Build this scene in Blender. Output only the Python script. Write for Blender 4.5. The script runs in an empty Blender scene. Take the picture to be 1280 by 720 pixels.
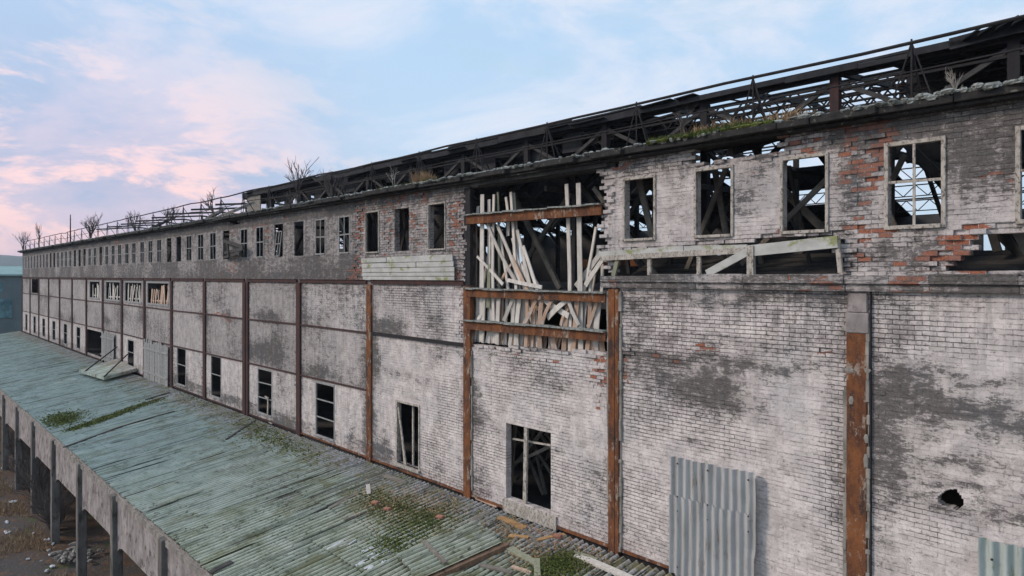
import bpy, math, random
from mathutils import Vector, Matrix, noise
random.seed(7)
R = random.Random(11)
scene = bpy.context.scene
COL = scene.collection
# ------------------------------------------------------------------ frame of reference
D = 14.13                      # distance from the camera to the long wall (wall face at y = 0)
FPX = 860.0
A = math.atan(800.0/860.0)
CA, SA = math.cos(A), math.sin(A)
H0 = 13.6                      # camera height above ground; heights below are relative to it
def K2X(K): return -D*((K*FPX - SA*CA)/(CA*CA))
def kx(k): return K2X(0.000812 + 0.000265*k)          # bay line k -> x
def ray(px, py):
    u = (px-640)/FPX
    return Vector((-CA + u*SA, SA + u*CA, -(py-345)/FPX))
def at_y(px, py, y=0.0):       # a point on the plane y=const
    d = ray(px, py); t = (y + D)/d.y
    return Vector((d.x*t, y, d.z*t))
def roof_z(y): return -7.16 + 0.1405*y
def on_roof(px, py, up=0.0):
    d = ray(px, py); t = (-7.16+up-0.1405*D)/(d.z-0.1405*d.y)
    return Vector((d.x*t, -D+d.y*t, d.z*t))
def on_ground(px, py):
    d = ray(px, py); t = -H0/d.z
    return Vector((d.x*t, -D+d.y*t, -H0))
# ------------------------------------------------------------------ object helpers
def nm(name): return name
class MB:
    def __init__(s): s.v=[]; s.f=[]; s.a=[]; s.m=[]
    def box(s,x0,x1,y0,y1,z0,z1,att=None):
        b=len(s.v)
        s.v += [(x0,y0,z0),(x1,y0,z0),(x1,y1,z0),(x0,y1,z0),(x0,y0,z1),(x1,y0,z1),(x1,y1,z1),(x0,y1,z1)]
        s.f += [(b,b+3,b+2,b+1),(b+4,b+5,b+6,b+7),(b,b+1,b+5,b+4),(b+1,b+2,b+6,b+5),(b+2,b+3,b+7,b+6),(b+3,b,b+4,b+7)]
        if att: s.a += att
    def bar(s,p,q,w,t,up=(0,-1,0),warp=0.0,taper=1.0):
        """board from p to q, width w across, thickness t along 'up' """
        p=Vector(p); q=Vector(q); d=(q-p); L=d.length; d.normalize()
        n=Vector(up); n=n-d*n.dot(d)
        if n.length<1e-4: n=Vector((1,0,0))-d*d.x
        n.normalize(); c=d.cross(n)
        N=1 if warp==0 else 4
        b=len(s.v)
        for i in range(N+1):
            f=i/N; ww=w*(1+(taper-1)*f)
            o=p+d*L*f+n*math.sin(f*math.pi)*warp
            for a,e in ((-1,-1),(1,-1),(1,1),(-1,1)):
                s.v.append(tuple(o+c*a*ww/2+n*e*t/2))
        for i in range(N):
            for j in range(4):
                k=(j+1)%4; s.f.append((b+4*i+j,b+4*i+k,b+4*i+4+k,b+4*i+4+j))
        s.f.append((b+3,b+2,b+1,b)); e=b+4*N; s.f.append((e,e+1,e+2,e+3))
    def tube(s,pts,rad,n=5):
        pts=[Vector(p) for p in pts]
        if not isinstance(rad,(list,tuple)): rad=[rad]*len(pts)
        b=len(s.v)
        for i,p in enumerate(pts):
            d=(pts[min(i+1,len(pts)-1)]-pts[max(i-1,0)]).normalized()
            u=d.cross(Vector((0,0,1)) if abs(d.z)<.9 else Vector((1,0,0))).normalized(); w=d.cross(u)
            for j in range(n):
                a=2*math.pi*j/n; s.v.append(tuple(p+(u*math.cos(a)+w*math.sin(a))*rad[i]))
        for i in range(len(pts)-1):
            for j in range(n):
                k=(j+1)%n; s.f.append((b+n*i+j,b+n*i+k,b+n*i+n+k,b+n*i+n+j))
        s.f.append(tuple(b+j for j in reversed(range(n)))); e=b+n*(len(pts)-1); s.f.append(tuple(e+j for j in range(n)))
    def rock(s,c,rx,ry,rz,rnd):
        b=len(s.v); n=6
        for lv,(zz,rr) in enumerate(((-.9,.65),(0,1),(.75,.6))):
            for j in range(n):
                a=2*math.pi*(j+.3*lv)/n; q=rnd.uniform(.72,1.15)
                s.v.append((c[0]+rx*rr*q*math.cos(a),c[1]+ry*rr*q*math.sin(a),c[2]+rz*zz*rnd.uniform(.8,1.1)))
        for lv in range(2):
            for j in range(n):
                k=(j+1)%n; s.f.append((b+n*lv+j,b+n*lv+k,b+n*lv+n+k,b+n*lv+n+j))
        s.f.append(tuple(b+j for j in reversed(range(n)))); s.f.append(tuple(b+2*n+j for j in range(n)))
    def prism(s,poly,y0,y1):   # poly in (x,z), extruded along y
        b=len(s.v); n=len(poly)
        s.v += [(x,y0,z) for x,z in poly]+[(x,y1,z) for x,z in poly]
        s.f.append(tuple(range(b,b+n))); s.f.append(tuple(reversed(range(b+n,b+2*n))))
        for i in range(n):
            j=(i+1)%n; s.f.append((b+j,b+i,b+n+i,b+n+j))
    def corr(s,o,u,v,n,W,L,per=.2,amp=.025,ns=6,rows=1,edge=0.0,rnd=None):
        """corrugated sheet: waves across u, length along v"""
        o=Vector(o);u=Vector(u);v=Vector(v);n=Vector(n)
        m=max(2,int(round(W/per*ns))); b=len(s.v)
        for j in range(rows+1):
            for i in range(m+1):
                x=W*i/m; f=j/rows
                e=0
                if edge and j in (0,rows): e=edge*(noise.noise(Vector((x*3+o.x*7,j,o.y)))) 
                s.v.append(tuple(o+u*x+v*(L*f+e)+n*(amp*math.cos(2*math.pi*x/per))))
        for j in range(rows):
            for i in range(m):
                s.f.append((b+j*(m+1)+i,b+j*(m+1)+i+1,b+(j+1)*(m+1)+i+1,b+(j+1)*(m+1)+i))
    def build(s,name,mat,parent=None,loc=None,smooth=False,bevel=0,solid=0):
        me=bpy.data.meshes.new(name)
        if parent is not None: L=Vector(parent['_w'])
        elif loc is not None: L=Vector(loc)
        else: L=Vector((0,0,-H0))
        me.from_pydata([(x-L.x,y-L.y,z-L.z) for x,y,z in s.v],[],s.f)
        if s.a:
            ca=me.color_attributes.new('stain','FLOAT_COLOR','POINT')
            flat=[c for t in s.a for c in t[0]]; ca.data.foreach_set('color',flat)
            cb=me.color_attributes.new('tone','FLOAT_COLOR','POINT')
            flat=[c for t in s.a for c in t[1]]; cb.data.foreach_set('color',flat)
        me.materials.append(mat)
        if smooth:
            me.polygons.foreach_set('use_smooth',[True]*len(me.polygons))
        me.update()
        o=bpy.data.objects.new(name,me); COL.objects.link(o)
        if parent is not None:
            o.parent=parent; o['_w']=tuple(L)
        else:
            o.location=(L.x,L.y,L.z+H0); o['_w']=tuple(L)
        if solid:
            md=o.modifiers.new('thick','SOLIDIFY'); md.thickness=solid; md.offset=0
        if bevel:
            md=o.modifiers.new('bevel','BEVEL'); md.width=bevel; md.segments=1; md.limit_method='ANGLE'
        return o
def thing(name,loc,label,cat,group=None):
    o=bpy.data.objects.new(name,None); COL.objects.link(o)
    o.empty_display_size=.3
    o.location=(loc[0],loc[1],loc[2]+H0); o['_w']=(loc[0],loc[1],loc[2])
    return tag(o,label,cat,group)
def tag(o,label=None,cat=None,group=None,kind=None):
    if label: o['label']=label
    if cat: o['category']=cat
    if group: o['group']=group
    if kind: o['kind']=kind
    return o
# ------------------------------------------------------------------ materials
class NT:
    def __init__(s,name):
        s.m=bpy.data.materials.new(name); s.m.use_nodes=True; s.t=s.m.node_tree; s.n=s.t.nodes; s.l=s.t.links
        s.b=s.n['Principled BSDF']; s.b.inputs['Roughness'].default_value=.9
        s.b.inputs['Specular IOR Level'].default_value=.25
    def new(s,k,**kw):
        x=s.n.new(k)
        for a,b in kw.items(): setattr(x,a,b)
        return x
    def link(s,a,b): s.l.new(a,b)
    def inp(s,sock,v):
        if hasattr(v,'is_output') or isinstance(v,bpy.types.NodeSocket): s.l.new(v,sock)
        else: sock.default_value=v
    def noise(s,vec,scale,detail=4,rough=.6,dist=0):
        x=s.new('ShaderNodeTexNoise'); s.l.new(vec,x.inputs['Vector'])
        x.inputs['Scale'].default_value=scale; x.inputs['Detail'].default_value=detail
        x.inputs['Roughness'].default_value=rough; x.inputs['Distortion'].default_value=dist
        return x.outputs['Fac']
    def math(s,op,a,b=None,c=None,clamp=False):
        x=s.new('ShaderNodeMath',operation=op); x.use_clamp=clamp
        s.inp(x.inputs[0],a)
        if b is not None: s.inp(x.inputs[1],b)
        if c is not None: s.inp(x.inputs[2],c)
        return x.outputs[0]
    def mix(s,f,a,b,blend='MIX'):
        x=s.new('ShaderNodeMix',data_type='RGBA',blend_type=blend)
        s.inp(x.inputs[0],f); s.inp(x.inputs[6],col(a)); s.inp(x.inputs[7],col(b))
        return x.outputs[2]
    def ramp(s,f,lo,hi,clamp=True):
        x=s.new('ShaderNodeMapRange'); x.interpolation_type='SMOOTHSTEP'
        s.inp(x.inputs[0],f); x.inputs[1].default_value=lo; x.inputs[2].default_value=hi
        return x.outputs[0]
    def map(s,vec,scale=(1,1,1),loc=(0,0,0),rot=(0,0,0)):
        x=s.new('ShaderNodeMapping'); s.l.new(vec,x.inputs[0])
        x.inputs['Scale'].default_value=scale; x.inputs['Location'].default_value=loc; x.inputs['Rotation'].default_value=rot
        return x.outputs[0]
    def bump(s,h,strength=.5,dist=.02,normal=None):
        x=s.new('ShaderNodeBump'); s.l.new(h,x.inputs['Height']); x.inputs['Strength'].default_value=strength; x.inputs['Distance'].default_value=dist
        if normal is not None: s.l.new(normal,x.inputs['Normal'])
        return x.outputs[0]
    def pos(s): return s.new('ShaderNodeNewGeometry').outputs['Position']
    def obj(s): return s.new('ShaderNodeTexCoord').outputs['Object']
    def rnd(s): return s.new('ShaderNodeObjectInfo').outputs['Random']
    def out(s,c,nrm=None,rough=None):
        s.inp(s.b.inputs['Base Color'],col(c))
        if nrm is not None: s.l.new(nrm,s.b.inputs['Normal'])
        if rough is not None: s.inp(s.b.inputs['Roughness'],rough)
        return s.m
def col(c):
    if isinstance(c,tuple) and len(c)==3: return (c[0],c[1],c[2],1)
    return c
def mottled(name,c1,c2,scale=3,c3=None,s3=12,lo3=.6,hi3=.7,bumps=.4,space='pos',rough=.9,rv=0,bd=.01,stretch=(1,1,1)):
    n=NT(name); p=n.pos() if space=='pos' else n.obj()
    p=n.map(p,stretch)
    c=n.mix(n.ramp(n.noise(p,scale,6,.65),.3,.7),c1,c2)
    if c3: c=n.mix(n.ramp(n.noise(p,s3,5,.7),lo3,hi3),c,c3)
    if rv:
        f=n.math('MULTIPLY_ADD',n.rnd(),rv,1-rv/2)
        x=n.new('ShaderNodeHueSaturation'); n.l.new(f,x.inputs['Value']); n.l.new(c,x.inputs['Color']); c=x.outputs[0]
    return n.out(c,n.bump(n.noise(p,scale*6,5,.7),bumps,bd),rough)
# --- the painted brick wall
def wall_mat():
    n=NT('painted_brick'); p=n.pos()
    sx=n.new('ShaderNodeSeparateXYZ'); n.l.new(p,sx.inputs[0])
    wob=n.noise(p,1.3,3,.5)
    X=n.math('ADD',n.math('ADD',sx.outputs[0],300.0),n.math('MULTIPLY_ADD',n.noise(p,6,3,.6),.05,-.025)); 
    Z=n.math('ADD',n.math('ADD',n.math('ADD',sx.outputs[2],22.8-H0),n.math('MULTIPLY_ADD',wob,.03,-.015)),n.math('MULTIPLY_ADD',n.noise(p,9,3,.6),.034,-.017))
    cb=n.new('ShaderNodeCombineXYZ'); n.l.new(X,cb.inputs[0]); n.l.new(Z,cb.inputs[1])
    br=n.new('ShaderNodeTexBrick'); n.l.new(cb.outputs[0],br.inputs['Vector'])
    br.inputs['Scale'].default_value=1; br.inputs['Brick Width'].default_value=.25; br.inputs['Row Height'].default_value=.0912
    br.inputs['Mortar Size'].default_value=.0075; br.inputs['Mortar Smooth'].default_value=.35
    br.inputs['Color1'].default_value=(0,0,0,1); br.inputs['Color2'].default_value=(1,1,1,1); br.inputs['Mortar'].default_value=(.5,.5,.5,1)
    rnd=n.new('ShaderNodeSeparateColor'); n.l.new(br.outputs['Color'],rnd.inputs[0]); rb=rnd.outputs[0]
    mort=br.outputs['Fac']
    st=n.new('ShaderNodeVertexColor',layer_name='stain'); s3=n.new('ShaderNodeSeparateColor'); n.l.new(st.outputs[0],s3.inputs[0])
    soot,red,joint=s3.outputs
    tn=n.new('ShaderNodeVertexColor',layer_name='tone'); t3=n.new('ShaderNodeSeparateColor'); n.l.new(tn.outputs[0],t3.inputs[0])
    plas,green,streak=t3.outputs
    big=n.noise(p,.55,5,.6); mid=n.noise(p,2.2,7,.68,.3); fine=n.noise(p,11,6,.7); vfine=n.noise(p,38,4,.7)
    stk=n.noise(n.map(p,(7,7,.45)),1.0,5,.65)
    # whitewash
    c=n.mix(n.ramp(mid,.35,.65),(.80,.715,.68),(.58,.51,.485))
    c=n.mix(n.math('MULTIPLY',n.ramp(big,.45,.7),.6),c,(.60,.575,.575))
    c=n.mix(n.math('MULTIPLY',n.ramp(fine,.54,.63),.5),c,(.30,.27,.26))
    c=n.mix(n.math('MULTIPLY',n.ramp(vfine,.58,.66),.5),c,(.16,.14,.14))
    c=n.mix(n.math('MULTIPLY',n.ramp(rb,.75,1.),.25),c,(.3,.27,.26))
    # grey plaster tone
    pc=n.mix(n.ramp(mid,.3,.7),(.49,.445,.425),(.31,.275,.265))
    pc=n.mix(n.math('MULTIPLY',n.ramp(fine,.5,.7),.3),pc,(.40,.38,.38))
    c=n.mix(plas,c,pc)
    # flaked patches: bare dirty brick
    fl=n.ramp(n.math('ADD',n.math('ADD',n.math('MULTIPLY',mid,.6),n.math('MULTIPLY',fine,.5)),n.math('MULTIPLY',joint,.26)),.75,.90)
    dirty=n.mix(rb,(.20,.155,.14),(.33,.30,.285))
    c=n.mix(n.math('MULTIPLY',fl,.7),c,dirty)
    # red bricks
    rd=n.ramp(n.math('ADD',n.math('ADD',n.math('MULTIPLY',rb,.75),n.math('MULTIPLY',fine,.45)),n.math('MULTIPLY',red,.56)),1.06,1.16)
    rc=n.mix(n.ramp(vfine,.35,.65),(.44,.16,.085),(.22,.08,.055))
    rc=n.mix(n.ramp(rb,.2,.8),(.16,.085,.075),rc)
    mg=n.ramp(n.noise(p,3.3,10,.78,.6),.50,.62)
    c=n.mix(n.math('MULTIPLY',mg,.36),c,(.22,.19,.175))
    # soot and rain streaks
    stk2=n.noise(n.map(p,(3.2,3.2,.5)),1.0,7,.7,.4)
    hs=n.noise(n.map(p,(1,1,2.6)),2.6,10,.76,.5); hf=n.noise(n.map(p,(1,1,2.2)),13,7,.78)
    sv=n.math('ADD',n.math('ADD',n.math('MULTIPLY',n.ramp(hs,.33,.67),.45),n.math('MULTIPLY',n.ramp(hf,.35,.65),.33)),n.math('MULTIPLY',n.ramp(stk2,.3,.7),.22))
    sf=n.ramp(n.math('ADD',sv,n.math('MULTIPLY',soot,.52)),.70,.96)
    sc=n.mix(n.ramp(hf,.38,.6),(.028,.027,.03),(.13,.115,.105))
    sc=n.mix(n.math('MULTIPLY',n.ramp(big,.5,.65),.5),sc,(.07,.085,.10))
    c=n.mix(n.math('MULTIPLY',soot,.42),c,(.12,.105,.10))
    c=n.mix(n.math('MULTIPLY',sf,.86),c,sc)
    c=n.mix(n.math('MULTIPLY',rd,n.math('MULTIPLY_ADD',sf,-.45,1)),c,rc)
    tf=n.math('MULTIPLY',n.ramp(stk,.47,.62),streak)
    c=n.mix(n.math('MULTIPLY',tf,.75),c,(.10,.095,.10))
    gf=n.math('MULTIPLY',n.ramp(n.math('ADD',mid,n.math('MULTIPLY',green,.35)),.6,.8),green)
    c=n.mix(gf,c,(.12,.135,.05))
    # open joints
    jf=n.ramp(n.math('ADD',n.math('ADD',n.math('MULTIPLY',mid,.55),n.math('MULTIPLY',fine,.45)),n.math('MULTIPLY',joint,.42)),.58,.86)
    jj=n.math('MULTIPLY',mort,jf)
    c=n.mix(n.math('MULTIPLY',jj,n.math('MULTIPLY_ADD',fine,.9,.32)),c,(.05,.04,.038))
    fz=n.math('FRACT',n.math('DIVIDE',Z,.0912)); dz_=n.math('MINIMUM',fz,n.math('SUBTRACT',1.0,fz))
    hl=n.math('SUBTRACT',1.0,n.ramp(dz_,.04,.15))
    hm=n.ramp(n.math('ADD',n.noise(n.map(p,(.8,.8,2.5),(4,1,7)),2.2,6,.7),n.math('MULTIPLY',joint,.18)),.50,.66)
    c=n.mix(n.math('MULTIPLY',n.math('MULTIPLY',hl,hm),.62),c,(.07,.058,.055))
    al=n.math('MULTIPLY',n.ramp(n.math('ADD',n.math('MULTIPLY',fine,.6),n.math('MULTIPLY',st.outputs['Alpha'],.6)),.5,.8),.75)
    c=n.mix(al,c,(.17,.085,.045))
    h=n.math('SUBTRACT',n.math('MULTIPLY',fine,.35),n.math('MULTIPLY',mort,n.math('MULTIPLY_ADD',jf,.9,.12)))
    h=n.math('SUBTRACT',h,n.math('MULTIPLY',n.math('MAXIMUM',rd,fl),.35))
    return n.out(c,n.bump(n.math('ADD',h,n.math('MULTIPLY',vfine,.3)),1.0,.025),.92)
M={}
M['wall']=wall_mat()
M['rust']=mottled('rusty_steel',(.235,.085,.03),(.10,.037,.021),3,(.05,.033,.03),2.2,.48,.68,stretch=(1,1,.45),bumps=.6)
def rust_mat():
    n=NT('patchy_rusty_steel'); p=n.pos(); q=n.map(p,(1,1,.45))
    c=n.mix(n.ramp(n.noise(q,3,7,.7),.35,.65),(.235,.09,.036),(.10,.042,.026))
    c=n.mix(n.ramp(n.noise(q,2.2,7,.7),.50,.66),c,(.05,.035,.032))
    c=n.mix(n.ramp(n.noise(n.map(p,(1,1,.5),(4,4,4)),5,8,.75),.55,.64),c,(.33,.27,.22))
    c=n.mix(n.math('MULTIPLY',n.ramp(n.noise(p,30,4,.7),.55,.65),.5),c,(.30,.13,.05))
    return n.out(c,n.bump(n.noise(p,14,7,.75),.9,.02),.95)
M['rust']=rust_mat()
M['rust_dark']=mottled('dark_rusty_steel',(.085,.038,.032),(.045,.03,.03),5,(.17,.07,.03),3,.6,.75,stretch=(1,1,.4))
M['steel_black']=mottled('sooty_steel',(.022,.02,.022),(.035,.031,.031),5,(.09,.05,.035),2.5,.62,.75)
M['sooty_wood']=mottled('sooty_timber',(.045,.042,.042),(.075,.07,.066),4,(.14,.13,.12),6,.6,.75,stretch=(1,1,1))
M['dark_roof']=mottled('black_roof_sheet',(.022,.022,.025),(.04,.04,.043),3,(.06,.045,.04),2,.6,.7)
M['interior']=mottled('sooty_interior',(.055,.055,.058),(.09,.085,.085),1.5,(.03,.03,.03),3,.55,.7)
M['eave']=mottled('sooty_eave_edge',(.022,.02,.02),(.045,.042,.04),3,(.17,.165,.14),7,.58,.70,bumps=.8,bd=.03)
M['concrete']=mottled('grey_concrete',(.37,.335,.30),(.20,.18,.16),3,(.10,.095,.08),3.5,.45,.75,stretch=(1,1,.5))
M['dark_concrete']=mottled('shaded_concrete',(.22,.20,.18),(.11,.10,.09),2.5,(.05,.047,.035),3,.5,.68,stretch=(1,1,.4))  # shade under the canopy painted into the post colour
M['pink_concrete']=mottled('stained_render',(.40,.355,.34),(.22,.19,.18),2.0,(.09,.07,.065),2.6,.50,.66,stretch=(1,1,.7))
M['lichen']=mottled('lichen_crust',(.36,.37,.35),(.17,.18,.165),7,(.06,.065,.045),9,.55,.65,bumps=.8)
M['moss']=mottled('moss',(.13,.15,.035),(.06,.085,.02),8,(.20,.16,.07),10,.55,.7,bumps=.8)
M['frame']=mottled('weathered_window_paint',(.54,.485,.425),(.31,.275,.24),9,(.14,.12,.10),18,.52,.64,stretch=(1,1,.6))
M['frame_far']=mottled('grey_window_paint',(.36,.355,.345),(.22,.215,.21),6,(.13,.12,.12),14,.6,.72)
M['white_board']=mottled('whitewashed_board',(.72,.665,.60),(.52,.47,.42),3,(.24,.20,.17),9,.6,.75,space='obj',rv=.35,stretch=(3,3,.7))
M['bare_board']=mottled('bare_wood_board',(.60,.41,.29),(.40,.25,.17),3,(.50,.46,.44),6,.5,.62,space='obj',rv=.4,stretch=(3,3,.7))
M['green_board']=mottled('algae_board',(.33,.325,.24),(.22,.225,.15),4,(.12,.13,.06),8,.58,.7,space='obj',rv=.3,stretch=(3,3,.7))
M['plank_panel']=mottled('mossy_white_planks',(.56,.55,.52),(.42,.41,.38),2,(.26,.27,.11),1.6,.52,.66,bumps=.5,stretch=(1,1,1.5))
M['old_wood']=mottled('grey_wood',(.26,.235,.20),(.16,.14,.12),4,(.30,.20,.11),5,.6,.7,rv=.3,space='obj')
M['orange_wood']=mottled('orange_wood',(.45,.27,.12),(.30,.17,.08),6,(.15,.1,.06),8,.6,.7,rv=.3,space='obj')
M['brown_wood']=mottled('brown_rotten_wood',(.24,.15,.10),(.12,.08,.055),5,(.05,.04,.03),5,.55,.7)
M['brick']=mottled('loose_brick',(.42,.21,.14),(.28,.12,.08),9,(.5,.4,.35),9,.6,.7,rv=.4,space='obj')
M['white']=mottled('white_scrap',(.62,.64,.66),(.45,.47,.48),8,rv=.3)
M['twig']=mottled('bare_twig',(.16,.13,.115),(.09,.075,.07),8)
M['pale_twig']=mottled('dry_stalk',(.42,.38,.33),(.28,.24,.2),8)
M['straw']=mottled('dry_grass',(.40,.27,.15),(.22,.14,.08),4)
M['galv']=mottled('galvanised_sheet',(.46,.455,.45),(.33,.325,.32),2,(.2,.14,.1),3.5,.55,.72,bumps=.3,rough=.6,stretch=(2.5,1,.35))
M['pale_sheet']=mottled('pale_green_sheet',(.45,.49,.47),(.33,.37,.35),2,(.16,.2,.11),3,.55,.7,bumps=.3,stretch=(2,2,.4))
M['teal']=mottled('haze_teal_cladding',(.17,.21,.21),(.13,.165,.17),.4,bumps=.1)  # distance haze painted into the wall colour
M['teal_roof']=mottled('pale_green_roof',(.25,.37,.35),(.2,.31,.3),.5,bumps=.1)
M['dark_glass']=mottled('dark_glass',(.06,.14,.16),(.16,.32,.34),.8,bumps=.05,rough=.25)
M['hill']=mottled('hill_woods',(.07,.09,.08),(.1,.115,.1),.01,bumps=.1)
# --- weathered corrugated roof
def roof_mat():
    n=NT('weathered_fibre_cement'); p=n.pos()
    sx=n.new('ShaderNodeSeparateXYZ'); n.l.new(p,sx.inputs[0]); X,Y,Z=sx.outputs
    near=n.ramp(X,-38.,-14.)
    wallside=n.ramp(n.math('ADD',Y,n.math('MULTIPLY_ADD',n.noise(p,.5,4,.6),1.6,-.8)),-1.9,-.5)
    big=n.noise(p,.35,5,.6); mid=n.noise(p,1.6,6,.65); fine=n.noise(p,9,6,.7)
    stk=n.noise(n.map(p,(5.,.16,.16)),1.0,6,.62); crk=n.noise(n.map(p,(8,.2,.2),(3,5,1)),1.0,3,.5)
    at=n.new('ShaderNodeVertexColor',layer_name='stain'); a3=n.new('ShaderNodeSeparateColor'); n.l.new(at.outputs[0],a3.inputs[0])
    teal=n.mix(n.ramp(mid,.3,.7),(.41,.475,.43),(.28,.335,.30))
    olive=n.mix(n.ramp(mid,.3,.7),(.60,.59,.46),(.36,.37,.25))
    c=n.mix(near,teal,olive)
    c=n.mix(n.math('MULTIPLY',a3.outputs[0],.22),c,(.33,.38,.36))
    grey=n.mix(n.ramp(fine,.35,.65),(.52,.49,.47),(.27,.25,.24))
    c=n.mix(wallside,c,grey)
    c=n.mix(n.math('MULTIPLY',n.ramp(stk,.5,.68),.65),c,(.06,.075,.06))
    # darker in the troughs of the corrugation
    troughv=n.ramp(n.math('ADD',a3.outputs[1],n.math('MULTIPLY_ADD',fine,.7,-.35)),.46,.86)
    c=n.mix(n.math('MULTIPLY',troughv,n.math('MULTIPLY_ADD',near,.26,.64)),c,(.030,.036,.022))
    am=n.math('MULTIPLY',n.ramp(n.math('ADD',n.noise(n.map(p,(.9,.5,.9),(2,2,2)),1.,6,.7),n.math('MULTIPLY',n.math('MULTIPLY',wallside,n.math('SUBTRACT',1.0,near)),.14)),.50,.66),n.math('MULTIPLY_ADD',near,.5,.22))
    c=n.mix(am,c,(.20,.19,.085))
    c=n.mix(n.math('MULTIPLY',n.ramp(crk,.63,.66),.9),c,(.015,.02,.015))
    ms=n.ramp(n.math('ADD',n.math('MULTIPLY',mid,.6),n.math('MULTIPLY',fine,.45)),.585,.67)
    c=n.mix(n.math('MULTIPLY',ms,n.math('MULTIPLY_ADD',near,.55,.2)),c,(.075,.085,.03))
    yl=n.math('MULTIPLY',n.ramp(mid,.5,.62),n.ramp(Y,-3.4,-1.2))
    c=n.mix(n.math('MULTIPLY',yl,.75),c,(.25,.215,.10))
    br=n.ramp(n.math('ADD',n.math('MULTIPLY',n.noise(n.map(p,(1,.5,1),(7,7,7)),.8,6,.7),.8),n.math('MULTIPLY',fine,.3)),.56,.72)
    c=n.mix(n.math('MULTIPLY',br,.55),c,(.13,.10,.07))
    sp=n.ramp(n.noise(n.map(p,(1,.5,1)),11,3,.6),.60,.66)
    c=n.mix(n.math('MULTIPLY',n.math('MULTIPLY',sp,n.ramp(big,.42,.6)),.8),c,(.03,.03,.02))
    return n.out(c,n.bump(fine,.6,.015),.9)
M['roof']=roof_mat()
def ground_mat():
    n=NT('dirt_yard'); p=n.pos()
    c=n.mix(n.ramp(n.noise(p,.25,5,.6),.35,.65),(.10,.06,.038),(.085,.075,.07))
    c=n.mix(n.ramp(n.noise(p,1.6,6,.7),.5,.7),c,(.19,.10,.05))
    c=n.mix(n.ramp(n.noise(p,.7,4,.6),.58,.7),c,(.085,.095,.035))
    c=n.mix(n.ramp(n.noise(p,7,4,.6),.62,.7),c,(.25,.235,.22))
    return n.out(c,n.bump(n.noise(p,5,6,.7),.9,.08),.95)
M['ground']=ground_mat()
# ------------------------------------------------------------------ setting
g=MB()
NX=[-1800,-400,-200,-140]+[-130+i*1.5 for i in range(94)]+[30,400,1800]; NY=[-1500,-300,-60,-30]+[-25+i*1.2 for i in range(21)]+[30,80,300,1500]
for y in NY:
    for x in NX: g.v.append((x,y,-H0+(.12*noise.noise(Vector((x*.3,y*.3,0))) if -130<x<20 and -26<y<0 else 0)))
for j in range(len(NY)-1):
    for i in range(len(NX)-1):
        a=j*len(NX)+i; g.f.append((a,a+1,a+1+len(NX),a+len(NX)))
tag(g.build('ground',M['ground'],smooth=True),kind='structure')
hl=MB()
N=120
for i in range(N+1):
    y=-900+1800*i/N; h=-H0+50+9*noise.noise(Vector((y*.006,2,0)))+3*noise.noise(Vector((y*.03,7,0)))
    for (xx,zz) in ((-1150,-H0-1),(-1250,(h-H0)*.5-4),(-1500,h),(-1750,-H0-1)): hl.v.append((xx,y,zz))
for i in range(N):
    for j in range(3):
        a=4*i+j; hl.f.append((a,a+1,a+5,a+4))
tag(hl.build('hills',M['hill'],smooth=True),kind='structure')
# ------------------------------------------------------------------ factory building
B=thing('factory_building',(-50,10,-H0),'long derelict factory hall of whitewashed brick with rusty columns and a broken roof','building')
WT_FAR=.05
GX=.25; GZ=.0912
WALLT=.22
ZB,ZT=-77,33          # courses from wall base to wall top
def kof(x): return (-(x)/D*CA*CA+SA*CA)/FPX   # inverse: K value
def k_of_x(x): return (kof(x)-.000812)/.000265
# clean openings (xa<xb, course rows ra..rb)
openings=[]
upper_ks=[-1.6,-1.25,-.86,-.51,-.168,.175,.523,.87,2.28,2.636,2.97,3.33,3.67,4.01,4.36,4.72,5.05,5.46,5.79,6.12,6.46,6.78,7.1,7.45,7.78,8.11,8.46,8.78,9.13]+[9.46+.337*i for i in range(23)]
UW=.93
def rows(za,zb): return (int(round(za/GZ)),int(round(zb/GZ)))
for k in upper_ks:
    x=kx(k); openings.append(['u',k,x-UW/2,x+UW/2,10,27])
lower=[(1.54,1.89,-6.72,-4.5),(2.57,1.5,-6.82,-4.55),(3.6,1.72,-6.9,-4.55),(4.62,1.72,-6.85,-4.55),(5.71,1.6,-6.8,-4.5),(6.69,1.7,-6.8,-4.5)]
lower+=[(8.6,1.7,-6.8,-4.7),(9.42,1.2,-6.8,-4.7)]+[(11.56+i*.985,1.6,-6.8,-4.7) for i in range(6)]
for (k,w,za,zb) in lower:
    x=kx(k); r=rows(za,zb); openings.append(['l',k,x-w/2,x+w/2,r[0],r[1]])
mids=[(7.5,4.9),(8.5,4.6),(9.47,4.6),(10.5,3.8)]
for (k,w) in mids:
    x=kx(k); r=rows(-2.05,-.32); openings.append(['m',k,x-w/2,x+w/2,r[0],r[1]])
openings.append(['d',10.5,kx(10.97),kx(10.05),*rows(-6.85,-4.7)])
openings.append(['d',15.5,kx(15.85),kx(15.1),*rows(-2.0,-.4)])
for o in openings:
    if o[2]>o[3]: o[2],o[3]=o[3],o[2]
def P(*pts): return [(lambda v:(v.x,v.z))(at_y(a,b)) for a,b in pts]
ragged=[
 P((582,430),(582,236),(600,232),(660,221),(750,202),(753,230),(757,262),(750,282),(753,300),(757,330),(762,350),(762,441)),
 P((765,345),(765,317),(850,311),(935,305),(937,298),(1048,294),(1052,344)),
 P((1212,291),(1300,287),(1420,284),(1420,338),(1188,338),(1183,331),(1199,326),(1222,306),(1212,299)),
 P((866,186),(868,205),(888,204),(905,199),(930,196),(960,193),(978,186),(980,168),(975,158),(866,176)),
 P((1170,623),(1176,617),(1184,612),(1195,611),(1200,618),(1204,625),(1203,635),(1196,638),(1188,634),(1181,633),(1174,630)),
 P((767,430),(777,431),(777,447),(767,447)),
 P((283,263),(300,260),(298,281),(285,278)),
]
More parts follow.
